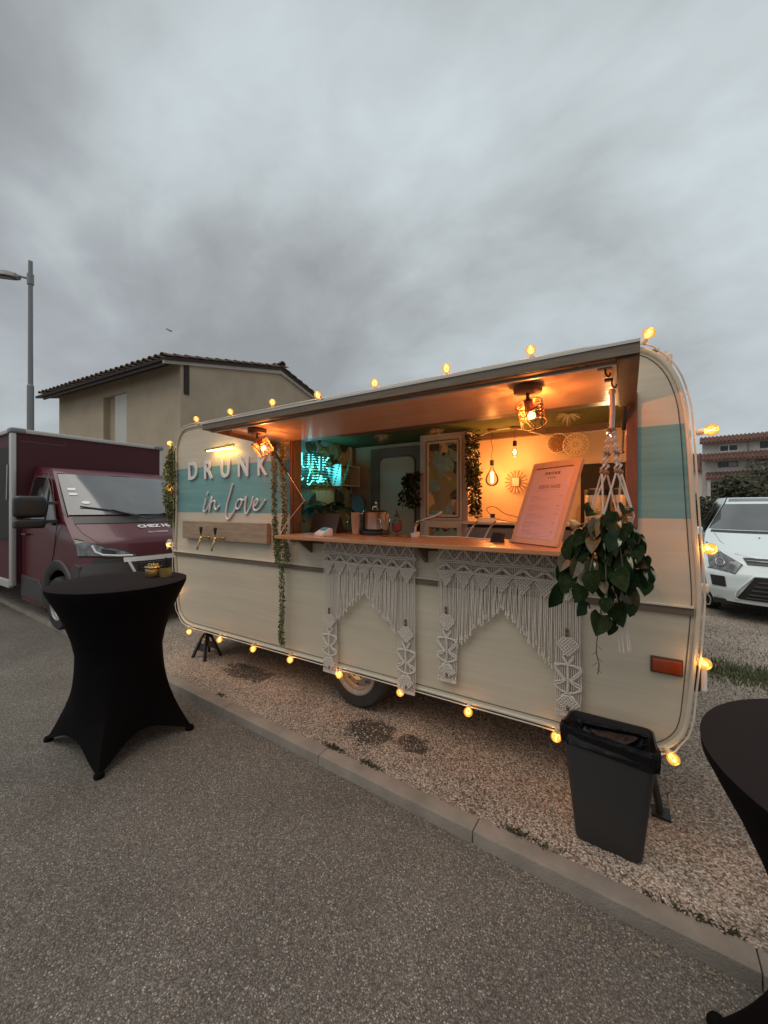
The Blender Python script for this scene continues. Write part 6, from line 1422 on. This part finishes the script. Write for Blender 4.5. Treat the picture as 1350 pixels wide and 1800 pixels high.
q = MB(); q.box((x1 - .05, -yh + .1, z1 - .04), (x1 + .016, yh - .1, z1 + .025)); q.build('roof_rail', 'alu_w', BX, local=True, bevel=.02, smooth=True)
q = MB(); q.box((x0, -yh, z1 - .02), (x1, yh, z1 + .012)); q.build('box_roof', 'alu_w', BX, local=True)
q = MB(); q.box((-5.2, -yh - .004, 1.15), (x1 - .13, -yh + .019, 2.55)); q.build('side_hatch', 'dark', BX, local=True); 
q = MB(); q.tube([(x1 + .0145 - .022, -yh + .1, z1 - .16), (x1 - .0075, -.45, z1 - .16), (x1 - .0075, -.45, z1 - .09)], .003, 4); q.build('scratch_line', 'post', BX, local=True)
q = MB(); q.tube([(x1 - .14, -yh - .015, 2.28), (x1 - .16, -yh - .02, 1.75)], .012, 6); q.build('grab_rail', 'alu', BX, local=True)

CR = thing('parked_car', 'white people carrier with big black lower grille parked on the gravel', 'car', (1.87, 4.62, .05), rad(-96.5)); CR.scale = (1.0, 1.0, 1.08)
K = Body(CR, [(-.02, .20, .80, .24), (.02, .36, .87, .27), (.01, .55, .90, .32), (-.06, .70, .905, .40), (-.22, .82, .90, .44), (-.62, .96, .885, .42), (-1.02, 1.06, .86, .36), (-1.85, 1.50, .60, .26), (-2.15, 1.59, .57, .20), (-3.4, 1.57, .60, 0)], back=-3.6)
ch = lambda z: .915 if z < 1.0 else .915 - .28 * ((z - 1.0) / .58)
K.shell('carwhite', ch, (-.90, .34, .37))
K.patch('windscreen', 'carglass', 6.08, 6.95, -.955, .955, .006, 10, 18); K.patch('roof_glass', 'carglass', 7.25, 8.6, -.90, .90, .004, 5, 12); K.patch('scuttle', 'black', 5.90, 6.05, -.93, .93, .006, 2, 16)
lg = K.patch('lower_grille', 'black', 0, 0, 0, 0, .014, 8, 16, corners=[(.35, -.68), (.35, .68), (2.0, .42), (2.0, -.42)])
K.line('grille_rim', 'carwhite', [(.35, -.70), (1.0, -.64), (2.03, -.43), (2.03, .43), (1.0, .64), (.35, .70), (.30, 0), (.35, -.70)], .012, .014, lg)
for k in range(5): K.line('slat', 'plast', [(.55 + k*.28, -.55 + .04*k + (1.1 - .08*k)*j/8) for j in range(9)], .010, .022, lg)
ug = K.patch('upper_grille', 'black', 0, 0, 0, 0, .012, 4, 14, corners=[(2.95, -.50), (2.95, .50), (3.55, .54), (3.55, -.54)]); K.line('chrome_bar', 'chrome', [(3.22, -.50 + j*.1) for j in range(11)], .010, .018, ug)
for sg in (-1, 1):
    hl = K.patch('headlight', 'lens', 0, 0, 0, 0, .010, 8, 12, corners=[(2.35, sg*.93), (2.15, sg*.64), (2.9, sg*.56), (4.6, sg*.97)])
    K.line('lamp_rim', 'seam', [(2.35, sg*.95), (2.13, sg*.64), (2.9, sg*.55), (3.7, sg*.75), (4.65, sg*.975)], .006, .011, hl)
    c = K.P(2.95, sg*.80, .013); a = (K.P(2.95, sg*.80 + .02) - K.P(2.95, sg*.80)).normalized(); b = (K.P(3.05, sg*.80) - K.P(2.95, sg*.80)).normalized()
    q = MB(); q.tube([c + a*.062*cos(k*pi/8) + b*.062*sin(k*pi/8) for k in range(16)], .006, 6, closed=True); q.build('lamp_ring', 'chrome', hl, local=True)
    K.patch('fog_recess', 'black', 1.15, 1.85, sg*.76, sg*.93, .010, 3, 4)
    poly = [(-1.35, 1.03), (-3.3, 1.05), (-3.2, 1.50), (-2.1, 1.52), (-1.72, 1.40)]; q = MB(); q.add([(x, sg*(ch(z) + .008), z) for x, z in poly], [tuple(range(5))]); q.build('door_window', 'carglass2', CR, local=True, solid=.004)
    q = MB(); q.box((-1.48, min(sg*.90, sg*1.12), .98), (-1.36, max(sg*.90, sg*1.12), 1.12)); q.build('wing_mirror', 'carwhite', CR, local=True, bevel=.03, seg=3, smooth=True)
    wh = bpy.data.objects.new('wheel', None); COL.objects.link(wh); wh.parent = CR; wh.location = (-.90, sg*.80, .285); wheel(wh, (0, 0, 0), .33, .21, .22, local=True)
    if sg > 0: wh.rotation_euler = (0, 0, pi)
    wh = bpy.data.objects.new('wheel', None); COL.objects.link(wh); wh.parent = CR; wh.location = (-3.5, sg*.80, .285); wheel(wh, (0, 0, 0), .33, .21, .22, local=True)
    if sg > 0: wh.rotation_euler = (0, 0, pi)
    K.line('roof_edge', 'black', [(6.1, sg*.97), (6.5, sg*.97), (7.0, sg*.97), (8.0, sg*.95), (8.9, sg*.95)], .010, .004)
q = MB(); q.box((-3.9, -.8, .16), (-.15, .8, .22)); q.build('underbody', 'dark', CR, local=True)
K.line('bonnet_seam', 'seam', [(5.85, -.88), (4.9, -.80), (3.9, -.62), (3.62, -.45), (3.60, 0), (3.62, .45), (3.9, .62), (4.9, .80), (5.85, .88)], .003, .001)
q = MB(); q.sphere(K.P(5.4, -.30, .006), .012, 8, 5, (1, 1, .6)); q.build('washer_jet', 'black', CR, local=True)
NP = K.P(1.25, 0, .035); q = MB(); q.box((NP.x - .004, -.26, NP.z - .055), (NP.x + .006, .26, NP.z + .055)); npp = q.build('number_plate', 'plate_w', CR, local=True, bevel=.003)
q = MB(); q.box((NP.x + .0062, -.258, NP.z - .053), (NP.x + .008, -.215, NP.z + .053)); q.build('country_band', 'plate_blue', npp, local=True)
RP = Matrix(((0, 0, 1), (1, 0, 0), (0, 1, 0))).to_euler()
text('F', .035, 'plate_lettering', 'plate_w', npp, (NP.x + .0085, -.247, NP.z - .042), RP, .0003)
text('E', .10, 'plate_lettering', 'ink', npp, (NP.x + .0065, -.200, NP.z - .036), RP, .0003, .002)

# ------------------------------------------------------------------ bird
BD = MB(); b0 = Vector((-24.0, 18.5, 15.5)); b0 = Vector((-25.1, 11.4, 13.06))
BD.sphere(b0, .045, 10, 7, (2.2, .8, .8))
BD.add([b0 + Vector(v) for v in ((-.03, 0, .01), (.05, 0, .01), (-.01, -.14, .09), (-.07, -.24, .05))], [(0, 1, 2, 3)]); BD.add([b0 + Vector(v) for v in ((-.03, 0, .01), (.05, 0, .01), (-.01, .14, .07), (-.07, .22, .01))], [(0, 1, 2, 3)])
tag(BD.build('bird', 'black'), 'small dark bird flying above the tiled roof', 'bird')
